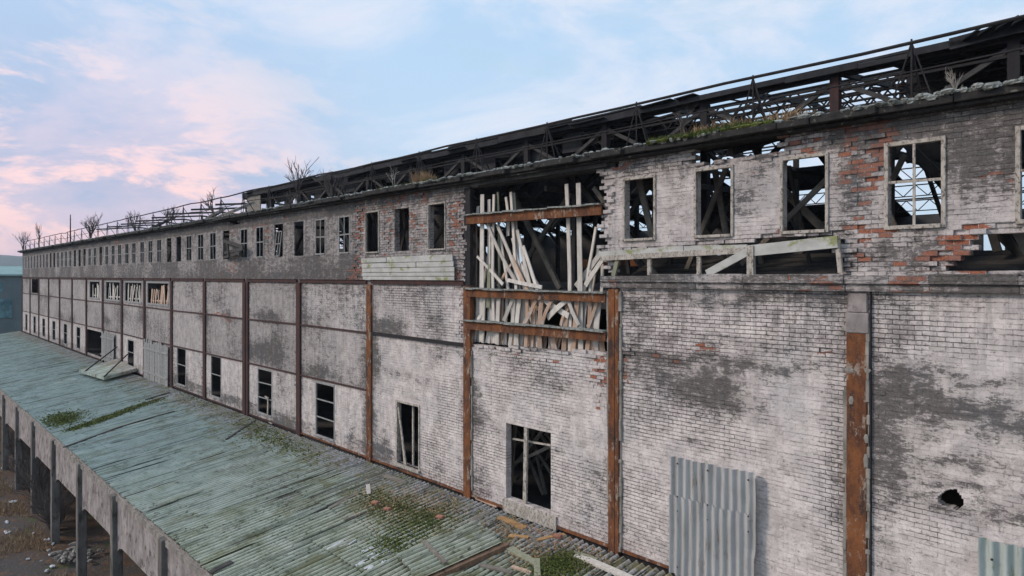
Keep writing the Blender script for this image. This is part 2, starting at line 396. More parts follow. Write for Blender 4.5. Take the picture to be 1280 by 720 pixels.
def inpoly(x,z,poly):
    c=False; j=len(poly)-1
    for i in range(len(poly)):
        xi,zi=poly[i]; xj,zj=poly[j]
        if (zi>z)!=(zj>z) and x<(xj-xi)*(z-zi)/(zj-zi)+xi: c=not c
        j=i
    return c
rb_box=[(min(p[0] for p in q),max(p[0] for p in q),min(p[1] for p in q),max(p[1] for p in q)) for q in ragged]
def gone(x,z):
    x0_=x
    if z>.4: x=x+.22*noise.noise(Vector((x*.6,z*7.3,0)))
    for q,b in zip(ragged,rb_box):
        if b[0]-.1<x<b[1]+.1 and b[2]-.1<z<b[3]+.1 and inpoly(x,z,q): return True
    return False
# stains authored at places on the wall: (px,py, rx m, rz m, amount)
def blob(px,py,rx,rz,a): v=at_y(px,py); return (v.x,v.z,rx,rz,a)
soot_b=[blob(*t) for t in [(860,478,1.6,.55,.9),(950,452,1.3,.35,.5),(800,440,.6,.5,.5),(900,500,1.3,.4,.45),(1000,375,2.2,.22,.55),(880,368,2.0,.2,.45),
 (1170,500,1.3,.25,.6),(1260,530,1.4,.4,.75),(1130,490,.8,.25,.6),(1105,560,.7,.9,.5),(1200,580,1.3,.16,.45),(1110,470,.4,1.2,.45),(1275,650,.9,.2,.5),(1160,625,1.2,.18,.55),(1100,640,.3,.9,.4),
 (1225,140,.45,.7,1),(1260,180,.35,.5,.9),(1200,200,.3,.6,.8),(1150,160,.8,.2,.6),(1080,260,.8,1.0,.45),(1060,210,.4,1.1,.5),(1120,325,1.6,.25,.55),(1250,350,1.6,.12,.8),
 (700,480,1.0,.3,.45),(640,450,2.2,.3,.5),(600,520,.9,.5,.5),(740,600,.5,.8,.3),(600,600,.5,.7,.35),(590,500,.35,1.,.5),
 (485,408,1.1,.4,.7),(545,402,.5,.25,.6),(470,450,.9,.6,.6),(540,440,.8,.5,.55),(510,470,2.,.25,.45),(480,560,.5,.8,.55),(460,530,.35,1.3,.5),(440,540,.3,.6,.7),
 (400,465,.8,.35,.95),(380,400,.4,.6,.35),(330,440,1.6,.45,.9),(345,425,.7,1.0,.65),(310,440,.6,.4,.8),(330,395,1.6,.3,.8),(352,480,.5,.9,.6),
 (270,375,2.,.6,.55),(255,395,1.6,.35,.8),(284,395,1.0,.4,.8),(225,475,1.5,.35,.7),(290,500,1.6,.35,.6),(350,530,2,.35,.5),(235,370,1.,.5,.3),
 (152,395,1.5,.7,.7),(178,395,1.0,.8,.6),(110,380,2,.6,.4),(62,372,1.6,.4,.5),(75,395,1.6,.4,.6),(90,400,2,.5,.5),(133,400,1.6,.35,.8),(50,370,3,.8,.3),(200,440,1.,1.,.3),(320,345,9,.3,.35)]]
red_b=[blob(*t) for t in [(1075,215,.5,1.2,.62),(1100,190,.3,.5,.7),(990,170,.7,.22,.8),(1000,180,.6,.3,.7),(1070,155,.45,.3,.7),(1095,150,.3,.2,.8),(1080,320,.35,.2,.9),(1115,300,.9,.12,.7),(1160,315,.3,.12,.8),(1180,327,.6,.18,1.),(1210,300,.4,.25,.9),(1190,335,.8,.12,.9),
 (1240,226,.3,.08,.95),(948,212,.25,.08,1.),(805,190,.9,.3,.75),(830,178,1.,.25,.6),(770,205,.4,.3,.5),(985,285,.4,.1,.6),(1090,285,.4,.1,.8),
 (875,440,.5,.08,.9),(1035,440,.3,.08,.9),(830,445,.6,.15,.5),(750,470,.22,1.1,.85),(782,470,.15,.8,.9),(860,350,1,.1,.8),(1010,350,.8,.1,.6),(685,370,.1,.1,.1),
 (500,240,.9,.5,.8),(470,240,.4,.4,.5),(530,235,.5,.5,.5),(520,290,.3,.9,.55),(485,295,.3,1.,.5),(568,280,.35,1.2,.75),(447,300,.35,1.5,.7),(450,270,.5,.6,.7),(360,268,.8,.15,.7),(655,445,2.4,.12,.5),
 (285,398,1.1,.18,1.),(270,392,.8,.12,.6),(290,335,1.3,.4,.55),(570,345,.4,.4,.5),(560,330,.3,.3,.5)]]
joint_b=[blob(*t) for t in [(820,400,1.4,.9,.85),(960,400,2,.5,.8),(1000,420,1.4,.4,.8),(870,440,2.2,.3,.5),(800,520,.9,1.,.6),(870,520,1.4,.5,.5),(900,560,1.2,.3,.6),(1050,600,.35,1.8,.8),(1045,450,.4,1.,.5),(690,540,1.2,1.,.5),(700,465,2.2,.5,.8),(640,480,1.4,.6,.7),(600,560,.8,1.3,.6),(730,620,.8,.8,.4),(540,390,1.2,.8,.65),(500,370,1.4,.3,.5),(560,520,.7,1.5,.6),(540,570,.6,.8,.5),(420,370,.8,.5,.4),(1120,410,.8,.7,.4),(1150,430,1,.3,.5),(1180,680,.5,.5,.5),(790,620,1,1,.6),(680,600,.8,1,.4),(1000,330,.6,.6,.5),(800,240,.3,1.,.4)]]
plas_far=lambda k: max(0,min(1,(k-2.6)/1.6))
def bs(bl,x,z):
    s=0
    for bx,bz,rx,rz,a in bl:
        dx=(x-bx)/rx
        if -2.2<dx<2.2:
            dz=(z-bz)/rz
            if -2.2<dz<2.2:
                s+=a*math.exp(-(dx*dx+dz*dz))
    return min(1.,s)
soot_b+=[blob(*t) for t in [(880,450,2.6,.1,.7),(900,425,2.2,.07,.5),(860,545,1.6,.08,.4),(1180,470,2.2,.1,.6),(660,430,2.2,.16,.6),(680,560,1.2,.1,.5),(1170,600,2.,.07,.5),(820,385,.8,.3,.4),(1240,120,1.1,.35,.8),(1140,140,1.3,.18,.6),(960,320,.3,.3,.5),(1240,150,.25,.9,.8),(850,300,.2,1.,.3)]]
CACHE={}
def attr(x,z):
    key=(round(x,3),round(z,3))
    r=CACHE.get(key)
    if r: return r
    k=k_of_x(x); fk=k-math.floor(k)
    wob=noise.noise(Vector((x*.5,z*.7,3)))
    xs=x+.35*noise.noise(Vector((x*1.1,z*1.1,5))); zs=z+.25*noise.noise(Vector((x*1.1,z*1.1,9)))
    soot=bs(soot_b,xs,zs); red=bs(red_b,xs,zs); joint=bs(joint_b,xs,zs)
    up = z>-.3
    if up:
        soot+=(.12 if k<2 else .42)+.25*wob + (.7 if k<2 else 0)*max(0,noise.noise(Vector((x*.9,z*.8,12))))
        if 1.9<k<3.15: soot+=.12; red+=.22; joint+=.4
        if k>3.1 : soot+= .55 if z>2.5 else (.12 if z>.88 else .38+.3*wob)
        if k<1.1: joint+=.3 if (z>2.5 or z<.9 or k<.2) else -.1; red+=.05*max(0,noise.noise(Vector((x*.6,z*.9,21))))*2
        if z>2.55: soot+=.30
        if k<2: soot+=.3*noise.noise(Vector((x*2.2,z*2.2,44)))
        plas=.2 if k<2 else .6
        if k>3.1: plas=.9
    else:
        plas=plas_far(k)*(.95 if (z>-4.45) else .45)
        if k<2.6: soot+=.12*max(0,wob)*2
        if k>2.9:
            joint*=.6
            soot+=(.20 if z>-4.45 else .12)+.4*wob
        # darker at the foot
        if z<-6.4: soot+=.12+ (.22 if k>2.5 else 0)
        if -.75<z: soot+=.14
        if k<3: soot+=.28*noise.noise(Vector((x*1.3,z*1.8,41)))
    if k>2.2 and k<17.1:
        st_=0 if z>-.3 else (1 if z>-2.2 else (2 if z>-4.45 else 3))
        if st_:
            h_=random.Random(int(math.floor(k))*7+st_*131).random(); h2_=random.Random(int(math.floor(k))*17+st_*31+5).random()
            soot+=(h_-.42)*.42; plas=max(0,min(1,plas+(h2_-.5)*.6))
            zb_={1:-2.2,2:-4.45,3:-7.0}[st_]; 
            if h2_>.45: soot+=.34*math.exp(-((z-zb_)/.5)**2)*(.6+noise.noise(Vector((x*.8,3,st_))))
    if up and k>3.1: soot+=.03; red+=max(0,noise.noise(Vector((x*.35,z*.6,77)))-.15)*1.3
    # darker beside columns
    if not up and k<17.2:
        e=min(fk,1-fk)*6
        if e<.8: soot+=.38*(1-e/.8)
    green=(.33 if (z<-6.55 and 3.8<k<9) else 0)+(.25 if z>2.6 else 0)
    streak=.35 if (k>2.8 and not up) else (.45 if up and k>1 else .12)
    if k>7: streak+=.2
    if -.3>z>-2.2 and k<3: streak+=.55*(z+2.2)/1.9*(.6+.8*noise.noise(Vector((x*.9,0,61))))
    if z>0 and k<3.2:
        for kw in upper_ks[:12]:
            xw=kx(kw)
            if abs(abs(x-xw)-.42)<.16 and z<.95: streak+=.45; soot+=.22*max(0,1-(.95-z)/.9)
    if z>2.3: streak+=.3
    jb=joint*.9 + (.10+.5*noise.noise(Vector((x*.45,z*.8,31))) if k<3 else 0)
    rustb=0
    if k<3.4 and z<-.3 and k>-.3:
        e=abs(k-round(k))*6; rustb=max(0,1-(e-.15)/.45)*(.55+.6*noise.noise(Vector((x*2,z*1.1,51)))) if e>.15 else .5
    if k<3.4 and -7.2<z<-6.7: rustb=max(rustb,.45)
    rustb=max(0,min(1,rustb))
    r=((min(1,soot),min(1,red),max(0,min(1,jb)),rustb),(min(1,plas),min(1,green),min(1,streak),1.))
    CACHE[key]=r
    return r
def row_spans(xa,xb,r):
    segs=[(xa,xb)]
    for o in openings:
        if o[4]<=r<o[5] and o[3]>xa and o[2]<xb:
            ns=[]
            for a,b in segs:
                if o[2]>=b or o[3]<=a: ns.append((a,b)); continue
                if o[2]>a: ns.append((a,o[2]))
                if o[3]<b: ns.append((o[3],b))
            segs=ns
    return segs
kmin,kmax=-2,17
rw=random.Random(5)
for kb in range(kmin,kmax):
    xb_,xa_=kx(kb),kx(kb+1)
    mb=MB(); far=kb>=5
    step=GX*2 if far else GX
    for r in range(ZB,ZT):
        z0,z1=r*GZ,(r+1)*GZ
        off=0 if (r%2) else GX/2
        for a,b in row_spans(xa_,xb_,r):
            x=a
            while x<b-1e-4:
                nx=(math.floor((x+off+1e-4)/step)+1)*step-off
                if b-nx<.04: nx=b
                nx=min(nx,b)
                cx,cz=(x+nx)/2,(z0+z1)/2
                hb=rb_box[4]
                if hb[0]-.35<cx<hb[1]+.35 and hb[2]-.2<cz<hb[3]+.2:
                    for qa in range(8):
                        for qb in range(5):
                            xa2=x+(nx-x)*qa/8; xb2=x+(nx-x)*(qa+1)/8; za2=z0+GZ*qb/5; zb2=z0+GZ*(qb+1)/5
                            if gone((xa2+xb2)/2,(za2+zb2)/2): continue
                            aa=[attr(px_,pz_) for px_,pz_ in ((xa2,za2),(xb2,za2),(xb2,za2),(xa2,za2),(xa2,zb2),(xb2,zb2),(xb2,zb2),(xa2,zb2))]
                            mb.box(xa2,xb2,rw.uniform(0,.004),WALLT,za2,zb2,aa)
                    x=nx; continue
                if not gone(cx,cz):
                    t=attr(cx,cz)
                    y0=0
                    if not far:
                        dmg=t[0][1]
                        if dmg>.35 and rw.random()<.6: y0=rw.uniform(-.02,.05)*dmg
                        elif rw.random()<.25: y0=rw.uniform(-.006,.006)
                        edge=any(gone(cx+dx,cz+dz) for dx,dz in ((.3,0),(-.3,0),(0,.12),(0,-.12))) if any(bb[0]-.5<cx<bb[1]+.5 and bb[2]-.3<cz<bb[3]+.3 for bb in rb_box) else False
                        if edge: y0=rw.uniform(-.05,.05)
                    aa=[attr(px_,pz_) for px_,pz_ in ((x,z0),(nx,z0),(nx,z0),(x,z0),(x,z1),(nx,z1),(nx,z1),(x,z1))]
                    mb.box(x,nx,y0,WT_FAR if kb>=3 else WALLT,z0,z1,aa)
                x=nx
    mb.build('brick_wall',M['wall'],B)
# end walls and the hidden lower wall
XE=kx(17); XN=kx(-2)
def plainwall(mb,x0,x1,y0,y1,z0,z1):
    b=len(mb.v); mb.box(x0,x1,y0,y1,z0,z1,[((.35,.1,.2,1),(.7,.1,.5,1))]*8)
m=MB(); plainwall(m,XE-.02,XE+.38,.385,24,-H0,2.95); m.build('end_wall',M['wall'],B)
m=MB(); plainwall(m,XN-.38,XN+.02,.385,24,-H0,2.95); m.build('end_wall',M['wall'],B)
m=MB(); plainwall(m,XE,XN,.02,.42,-H0,-7.3); m.build('lower_wall',M['wall'],B)
# far wall with window openings (sky shows through them)
m=MB()
fx=[x for x in [XE+1.2+2.0*i for i in range(200)] if x<XN-1]
m.box(XE,XN,24,24.35,-H0,.8); m.box(XE,XN,24,24.35,2.5,3.0)
prev=XE
for i,x in enumerate(fx):
    if rw.random()<.45: continue
    m.box(prev,x-.45,24,24.35,.8,2.5); prev=x+.45
m.box(prev,XN,24,24.35,.8,2.5)
m.build('rear_wall',M['interior'],B)
m=MB(); m.box(XE+.4,XN-.4,1.4,23.98,-.62,-.42)
for y in (1.2,4,8,12): m.box(XE+.4,XN-.4,y,y+.18,-.95,-.624)
m.build('upper_floor',M['interior'],B)
m=MB(); m.box(XE+.4,XN-.4,.43,23.98,-7.5,-7.3); m.build('lower_floor',M['interior'],B)
m=MB(); m.box(XE+.4,XN-.4,9,9.3,-7.3,-.96); m.build('partition_wall',M['interior'],B)
m=MB(); m.bar((kx(17)+.4,5.3,.4),(kx(3.2),5.3,.4),.12,.06); m.bar((kx(17)+.4,5.3,2.6),(kx(3.2),5.3,2.6),.12,.06)  # dark boarding added to keep the far upper windows from showing bright
x=kx(17)+.5
while x<kx(3.2):
    l_=rw.uniform(.6,1.6)
    if rw.random()<.93: m.box(x,min(x+l_,kx(3.2))-.03,5.2,5.24,-.415,rw.uniform(3.3,4.2))
    x+=l_
m.build('added_dark_screen',M['interior'],B)
# steel columns in the facade
for k in range(-1,18):
    x=kx(k); m=MB(); w=.19
    if k==5: w=.36
    if k==0:
        m.box(x-.19,x+.19,-.05,.1,-7.35,-1.12); mat=M['rust']
    elif k==1:
        m.box(x-.17,x+.17,-.07,.1,-7.25,-.33); m.box(x-.05,x+.05,-.085,-.072,-7.2,-.35); m.box(x-.24,x+.24,-.12,.1,-7.42,-7.252); mat=M['rust']
    elif k==2:
        m.box(x-.18,x+.18,-.07,.1,-7.45,-.32); mat=M['rust']
    elif k==3:
        m.box(x-.17,x+.17,-.07,.1,-7.4,-.32); mat=M['rust']
    else:
        m.box(x-w,x+w,-.08,.1,-7.45,-.3)
        if k==5: m.box(x-.1,x+.1,-.12,-.082,-7.4,-.35)
        mat=M['rust_dark']
    m.build('steel_column',mat,B,bevel=.012)
m=MB(); x=kx(2); m.box(x-.02,x+.16,-.05,.1,-.30,2.85); m.box(x-.2,x-.021,-.02,.1,-.30,2.85); m.build('steel_column',M['steel_black'],B,bevel=.01)
# pale render strips left on both edges of the nearest columns
for (k,a,b,z0,z1) in ((0,.19,.235,-7.2,-1.0),(0,-.235,-.19,-7.2,-2.2),(1,.17,.24,-7.1,-.4),(1,-.22,-.17,-6.,-.4),(2,.18,.23,-6.9,-2.4)):
    m=MB(); x=kx(k); z=z0; m.box(x+min(a,b)+.004,x+max(a,b)-.004,-.02,.05,z0,z1)
    while z<z1:
        h=rw.uniform(.08,.5); 
        if rw.random()<.85: m.box(x+min(a,b)-rw.uniform(0,.03),x+max(a,b)+rw.uniform(0,.03),-.035-rw.uniform(0,.03),.05,z,min(z+h,z1))
        z+=h
    m.build('render_strip',M['concrete'],B,bevel=.01)
m=MB(); x=kx(0); m.box(x-.2,x+.24,-.07,.05,-1.12,-.72); m.box(x-.17,x+.2,-.045,.05,-.719,-.32); m.build('render_patch',M['pink_concrete'],B,bevel=.02)
m=MB(); x=kx(0); m.box(x+.245,x+.27,-.05,.05,-7.2,-.3); m.build('dark_strip',M['steel_black'],B)  # thin dark upright strip beside the column
# horizontal steel
for k in range(3,17):
    xa,xb=kx(k+1)+.19,kx(k)-.19
    for z in (-2.2,-4.45):
        if any(o[0] in 'md' and abs(o[1]-(k+.5))<.5 and o[4]*GZ<z-.0<o[5]*GZ for o in openings): continue
        m=MB(); s=rw.uniform(-.02,.02); m.bar((xa,-.015,z+s),(xb,-.015,z-s),.07,.08,(0,-1,0)); m.build('steel_rail',M['rust_dark'],B)
for (k,z) in ((2,-2.2),):
    m=MB(); m.bar((kx(k+1)+.18,-.015,z),(kx(k)-.19,-.015,z-.05),.12,.10); m.build('steel_rail',M['steel_black'],B)
for k in range(-2,17):
    xa,xb=kx(k+1)+.2,kx(k)-.2
    # recessed beam above the canopy, blackened for the shade in the foot gap
    m=MB(); m.box(xa,xb,.05,.12,-7.3,-7.025)
    m.build('foot_gap_beam',M['steel_black'],B)
    m=MB(); xx=xb
    while xx>xa+.1:
        l_=min(rw.uniform(.5,2.5),xx-xa)
        if True: m.box(xx-l_-.01,xx,-.04,.049,-7.06-rw.uniform(0,.05),-7.024)
        xx-=l_
    if m.v: m.build('foot_angle',M['rust'] if k<4 else M['rust_dark'],B)
    if k>=2:
        m=MB(); m.box(xa-.02,xb+.02,-.07,.02,-.30,-.14); m.box(xa-.02,xb+.02,-.1,-.07,-.16,-.14); m.build('steel_ledge',M['rust_dark'],B)
# brick ledge of the near bays, built of course pieces
m=MB(); x=kx(-2)
while x>kx(1)-.35:
    L=rw.uniform(.3,1.4); nx=max(x-L,kx(1)-.36); 
    zt=.03+rw.uniform(-.035,.02); t=attr((x+nx)/2,-.1)
    aa=[((.9+rw.uniform(-.35,.1),rw.choice([.1,.1,.2,.3,.5]),.3,.3),(.4,.2,.3,1))]*8  # high soot tone also paints in the shadow under the ledge
    m.box(nx,x-.004,-.17-rw.uniform(0,.04),.02,-.15,zt,aa)
    m.box(nx,x-.004,-.10-rw.uniform(0,.03),.02,-.30,-.152,aa)
    x=nx
m.build('ledge',M['wall'],B,bevel=.008)
# window frames
def frame(x0,x1,z0,z1,w=.075,mv=False,mh=(),y=-.02,mat=None,t=.09,tilt=0,name='window_frame',drop=0):
    m=MB()
    m.box(x0,x0+w,y,y+t,z0+.002,z1); m.box(x1-w,x1,y,y+t,z0+.002,z1)
    m.box(x0+w,x1-w,y+.004,y+t-.004,z1-w,z1-.002); m.box(x0+w,x1-w,y-.03,y+t,z0,z0+w)
    f=m.build(name,mat or M['frame'],B,bevel=.006)
    cx=(x0+x1)/2
    if mv or mh:
        s=MB()
        if mv: s.bar((cx-tilt,y+.02,z0+w),(cx+tilt,y+.02,z1-w),.045,.025)
        for zz in mh: s.bar((x0+w,y+.022,zz),(x1-w,y+.022,zz+rw.uniform(-.02,.02)),.05,.022)
        s.build('glazing_bar',mat or M['frame'],f)
    return f
for o in openings:
    t,k,x0,x1,r0,r1=o; z0,z1=r0*GZ,r1*GZ
    fm=M['frame'] if k<3.1 else M['frame_far']
    if t=='u':
        cz=(z0+z1)/2
        if k in (2.636,4.01,4.36,5.46) : continue
        if k>5.9 and rw.random()<.22: continue
        if k in (.175,.523,.87,2.28,2.97): frame(x0-.04,x1+.04,z0-.03,z1+.04,(.065 if k<1 else .05),mat=fm,y=-.035)
        elif k<0: frame(x0-.05,x1+.05,z0-.04,z1+.06,.075,True,(cz+.08,),mat=fm,y=-.035)
        else: frame(x0,x1,z0,z1,.06 if k<5.2 else .045,True,(cz,),y=-.012,t=.04,mat=fm,tilt=rw.uniform(-.08,.08) if rw.random()<.4 else 0)
    if t=='l':
        h=z1-z0
        if k==1.54:
            m=MB(); m.bar((x1-1.12,.06,z0),(x1-1.06,.06,z1),.13,.07); m.bar((x0+.1,.2,z1-.5),(x1,.2,z1-.4),.05,.05)
            m.build('window_post',M['frame'],B)
            m=MB(); m.box(x0-.1,x1+.25,-.06,.3,z0-.42,z0-.03); m.build('window_sill',M['frame'],B,bevel=.01)
        elif k==2.57:
            m=MB(); m.box(x0,x0+.09,-.03,.08,z0,z1); m.box(x0+.09,x1,-.03,.05,z1-.06,z1); m.box(x1-.06,x1,-.03,.06,z0,z1-.06); m.box(x0-.05,x1+.05,-.12,.08,z0-.09,z0)
            f=m.build('window_frame',M['frame'],B)
            m=MB(); m.bar((x0+.62,-.0,z0+.02),(x0+.14,-.0,z1-.25),.09,.04); m.bar((x0+.5,.03,z0+.02),(x0+.12,.03,z1-.3),.05,.04); m.bar((x0+.8,.2,z0),(x0+.8,.2,z1),.08,.05); m.build('loose_rail',M['frame'],f)
        else:
            mh=(z0+h*.36,z0+h*.68) if k<5 else (z0+h*.55,)
            f=frame(x0,x1,z0,z1,.08,False,mh,mat=fm,y=-.015,t=.06)
            if k==4.62:
                m=MB(); m.bar((x0+1.3,-.05,z0+.1),(x0+1.35,-.05,z0+.95),.09,.04); m.bar((x0+1.0,-.05,z0+.95),(x0+1.35,-.05,z0+.9),.07,.04); m.build('broken_sash',M['frame'],f)
# the leaning sash in the empty window and the collapsed boards in the torn one
k=4.36; x=kx(k); m=MB()
for dx in (-.25,.05,.3): m.bar((x+dx-.18,-.03,.95),(x+dx+.12,-.03,2.1),.05,.035)
for f in (0,.5,1): m.bar((x-.43+.3*f,-.03,.95+1.15*f),(x+.12+.3*f,-.03,.95+1.15*f),.05,.035)
m.build('leaning_sash',M['frame_far'],B)
# middle storey frames stuffed with broken boards
for (k,w) in mids:
    x=kx(k); r=rows(-2.05,-.32); z0,z1=r[0]*GZ,r[1]*GZ
    f=frame(x-w/2,x+w/2,z0,z1,.13,False,(),mat=M['frame_far'],y=-.015,t=.06)
    m=MB(); n=int(w*3.2); m.bar((x-w/2+.15,.2,z0+.3),(x+w/2-.15,.2,z0+.35),.1,.04)
    for i in range(n):
        xx=x-w/2+.2+(w-.4)*(i+.5)/n
        if rw.random()<.22: continue
        m.bar((xx+rw.uniform(-.25,.25),.1+rw.random()*.12,z0+.1),(xx+rw.uniform(-.25,.25),.1+rw.random()*.12,z1-rw.uniform(.1,.7)),rw.uniform(.12,.24),.03)
    m.build('broken_boarding',M['bare_board'] if k<8 else M['white_board'],f)
# ---------------------------------------------------------------- beams of the torn bay
xa,xb=kx(2)+.18,kx(1)-.17
def hbeam(name,p,q,h,mat,y0=-.03,parent=B):
    m=MB(); p=Vector(p);q=Vector(q)
    m.bar(p,q,h,.04,(0,-1,0)); 
    for s in (-1,1):
        o=Vector((0,.06,s*(h/2+.012))); m.bar(p+o,q+o,.16,.024,(0,0,1))
    return m.build(name,mat,parent)
b1a,b1b=at_y(583,274.5,-.06),at_y(752,261,-.06)
hbeam('torn_bay_beam',b1a,b1b,.26,M['rust'])
hbeam('torn_bay_beam',at_y(582,366,-.06),at_y(757,372,-.06),.2,M['rust'])
hbeam('torn_bay_beam',at_y(582,406.5,-.06),at_y(757,421,-.06),.2,M['rust'])
for p,q in (((582,269),(752,255)),((582,360.5),(757,366.2)),((582,400),(757,413.8))):
    m=MB(); a,b=at_y(*p,-.05),at_y(*q,-.05); n=12
    for i in range(n):
        u,v=a.lerp(b,i/n),a.lerp(b,(i+1)/n)
        m.bar(u+Vector((.005,0,rw.uniform(-.01,.015))),v-Vector((.005,0,rw.uniform(-.01,.015))),.24,rw.uniform(.03,.06),(0,0,1))
    m.build('beam_plank',M['lichen'],B)
hbeam('inner_beam',Vector((xb-.3,2.4,.42)),Vector((xa+2.2,2.4,.40)),.2,M['rust'])
m=MB(); m.box(xa-.2,xb+.3,.0,.36,2.82,2.99); m.box(xa,xb,-.12,-.0,2.86,2.98); m.build('lintel',M['sooty_wood'],B)
# ---------------------------------------------------------------- eave slab and its lichen crust
m=MB(); x=XN+.3
while x>XE-.6:
    L=rw.uniform(.5,1.8); nx=max(x-L,XE-.6); dz=rw.uniform(-.035,.03)+.07*noise.noise(Vector((x*.22,4,4))); 
    m.box(nx+.01,x,-.40+rw.uniform(-.09,.12),.7,3.04+dz*.3,3.19+dz)
    m.box(nx+.01,x,-.24,.3,2.965,3.038-.012)
    x=nx
m.build('eave_slab',M['eave'],B,bevel=.01)
m=MB(); x=XN+.3
while x>XE-.5:
    k=k_of_x(x); s=.07 if k<3 else .06
    if rw.random()<(.95 if k<3.2 else .6):
        m.rock((x,-.36+rw.uniform(-.05,.08),3.2+rw.uniform(-.02,.03)),rw.uniform(.06,.16),rw.uniform(.05,.1),rw.uniform(.02,s),rw)
        m.rock((x,-.2+rw.uniform(-.05,.1),3.21),rw.uniform(.06,.14),.1,rw.uniform(.02,.06),rw)
    x-=rw.uniform(.07,.16)
m.build('eave_crust',M['lichen'],B)
# lean-to roof between eave and clerestory, seen from below and through holes
def roofstrip(name,x0,x1,p,q,miss,mat,n=3):
    m=MB(); x=x0
    while x<x1:
        for j in range(n):
            f0,f1=j/n,(j+1)/n+.02
            if rw.random()<miss(x): continue
            a=(p[0]+(q[0]-p[0])*f0,p[1]+(q[1]-p[1])*f0); b=(p[0]+(q[0]-p[0])*f1,p[1]+(q[1]-p[1])*f1)
            t=rw.uniform(-.02,.02)
            m.bar((x+.55,a[0],a[1]+t),(x+.55+rw.uniform(-.05,.05),b[0],b[1]+t),1.12,.03,(0,0,1))
        x+=1.1
    for j in range(n+1):
        f=j/n; m.bar((x0,p[0]+(q[0]-p[0])*f,p[1]+(q[1]-p[1])*f-.03),(x1,p[0]+(q[0]-p[0])*f,p[1]+(q[1]-p[1])*f-.03),.07,.07,(0,0,1))
    return m.build(name,mat,B)
roofstrip('front_roof_sheeting',XE,XN,(.7,3.2),(7,4.88),lambda x:.25 if x>-52 else .55,M['dark_roof'])
roofstrip('rear_roof_sheeting',XE,XN,(24.2,3.05),(17,4.88),lambda x:.26 if x>-52 else .6,M['dark_roof'])
XC=at_y(310,240,7).x
def miss_c(x): return .96 if -17<x<-8.0 else (.02 if x>-48 else .25)
roofstrip('monitor_roof_sheeting',XC,XN,(6.7,6.2),(12,6.6),miss_c,M['dark_roof'],4)
roofstrip('monitor_roof_sheeting',XC,XN,(17.3,6.2),(12,6.6),lambda x:.7 if -17<x<-9.5 else .08,M['dark_roof'],4)
XM=at_y(800,130,6.6).x; XM2=at_y(1150,60,6.6).x
# ragged dark fascia boards along the raised roof
m=MB(); x=XC
while x<XN:
    L=rw.uniform(.8,2.2); 
    dz=rw.uniform(-.05,.05)
    dz+=.1*noise.noise(Vector((x*.2,8,8)))
    lift=.2 if (x<XM or x>XM2) else 0
    m.box(x,min(x+L,XN)-.01,6.55,6.65,5.97+dz*.5,6.12+dz*.7+lift)
    if not lift: m.bar((x,7.0,6.06),(x+L,7.0,6.08+rw.uniform(-.03,.03)),.75,.03,(0,-.12,1))
    if lift: m.bar((x,6.75,6.27+dz),(x+L,6.75,6.27+dz+rw.uniform(-.02,.05)),.5,.03,(0,0,1))
    if rw.random()<.3: m.bar((x,6.6,6.13+dz),(x+L*.9,6.6,6.15+dz+rw.uniform(-.02,.05)),.5,.03,(0,0,1))
    x+=L
m.build('monitor_fascia',M['dark_roof'],B)
# back boarding that closes the monitor beyond its hole
m=MB(); m.bar((XC,9.97,4.2),(XN,9.97,4.2),.1,.05)
for i in range(int((XN-XC)/1.5)):
    x=XC+i*1.5
    if -16.8<x<-7.6: continue
    if rw.random()<(.04 if x>-46 else .3): continue
    m.box(x,x+1.49,9.9,9.95,3.2+rw.uniform(-.1,.5),6.42)
m.build('monitor_boarding',M['dark_roof'],B)
m=MB(); x=XC; m.bar((XC,7.2,5.95),(-19,7.2,5.95),.1,.05)
while x<-19:
    L=rw.uniform(.9,1.2)
    if rw.random()<.86: m.bar((x+L/2,7.16+rw.uniform(-.02,.02),5.98),(x+L/2+rw.uniform(-.05,.05),7.16,rw.uniform(4.9,5.5)),L*.99,.03,(0,-1,0))
    x+=L
m.build('monitor_cladding',M['dark_roof'],B)
ch=at_y(1256,30,6.6)
m=MB()
for i in range(7): m.bar((ch.x-.9+.35*i,6.5,6.1+.03*i),(ch.x-.6+.4*i,6.7,6.2+.05*i+rw.uniform(0,.12)),.5,.04,(0,0,1))
m.bar((ch.x-1.2,6.6,6.08),(ch.x+3,6.6,6.3),.3,.1)
m.build('lifted_roof_edge',M['dark_roof'],B)
for i in range(46):
    x=rw.uniform(-34,-4); y=rw.uniform(6.9,9.5); z=rw.uniform(5.2,6.1); m=MB(); L=rw.uniform(.8,2.6); a=rw.uniform(-1.4,.5)
    m.bar((x,y,z),(x+L*math.cos(a),y+rw.uniform(-.5,.5),z+L*math.sin(a)*.6),rw.uniform(.03,.09),.025); m.build('hanging_lath',M['steel_black'] if i%3 else M['sooty_wood'],B)
# monitor posts, rails and braces
x=at_y(1045,100,7).x; sp=4.4; xs=[]
x0=x+sp*6
while x0>XC: xs.append(x0); x0-=sp
for i,xx in enumerate(xs):
    m=MB(); m.box(xx-.13,xx+.13,6.85,7.1,-.42,5.92); m.build('monitor_post',M['rust_dark'] if i in (6,) else M['steel_black'],B)
    if i+1<len(xs):
        xn=xs[i+1]; m=MB()
        m.bar((xx,6.95,5.8),(xn+sp*.5,6.95,4.6),.13,.1); m.bar((xn,6.95,5.8),(xx-sp*.5,6.95,4.6),.13,.1)
        m.build('monitor_brace',M['sooty_wood'],B)
m=MB(); m.bar((XC,6.95,6.0),(XN,6.95,6.0),.18,.14); m.bar((XC,6.9,5.55),(XN,6.9,5.55),.07,.07); m.bar((XC,6.95,4.75),(XN,6.95,4.75),.2,.16); m.build('monitor_rail',M['steel_black'],B)
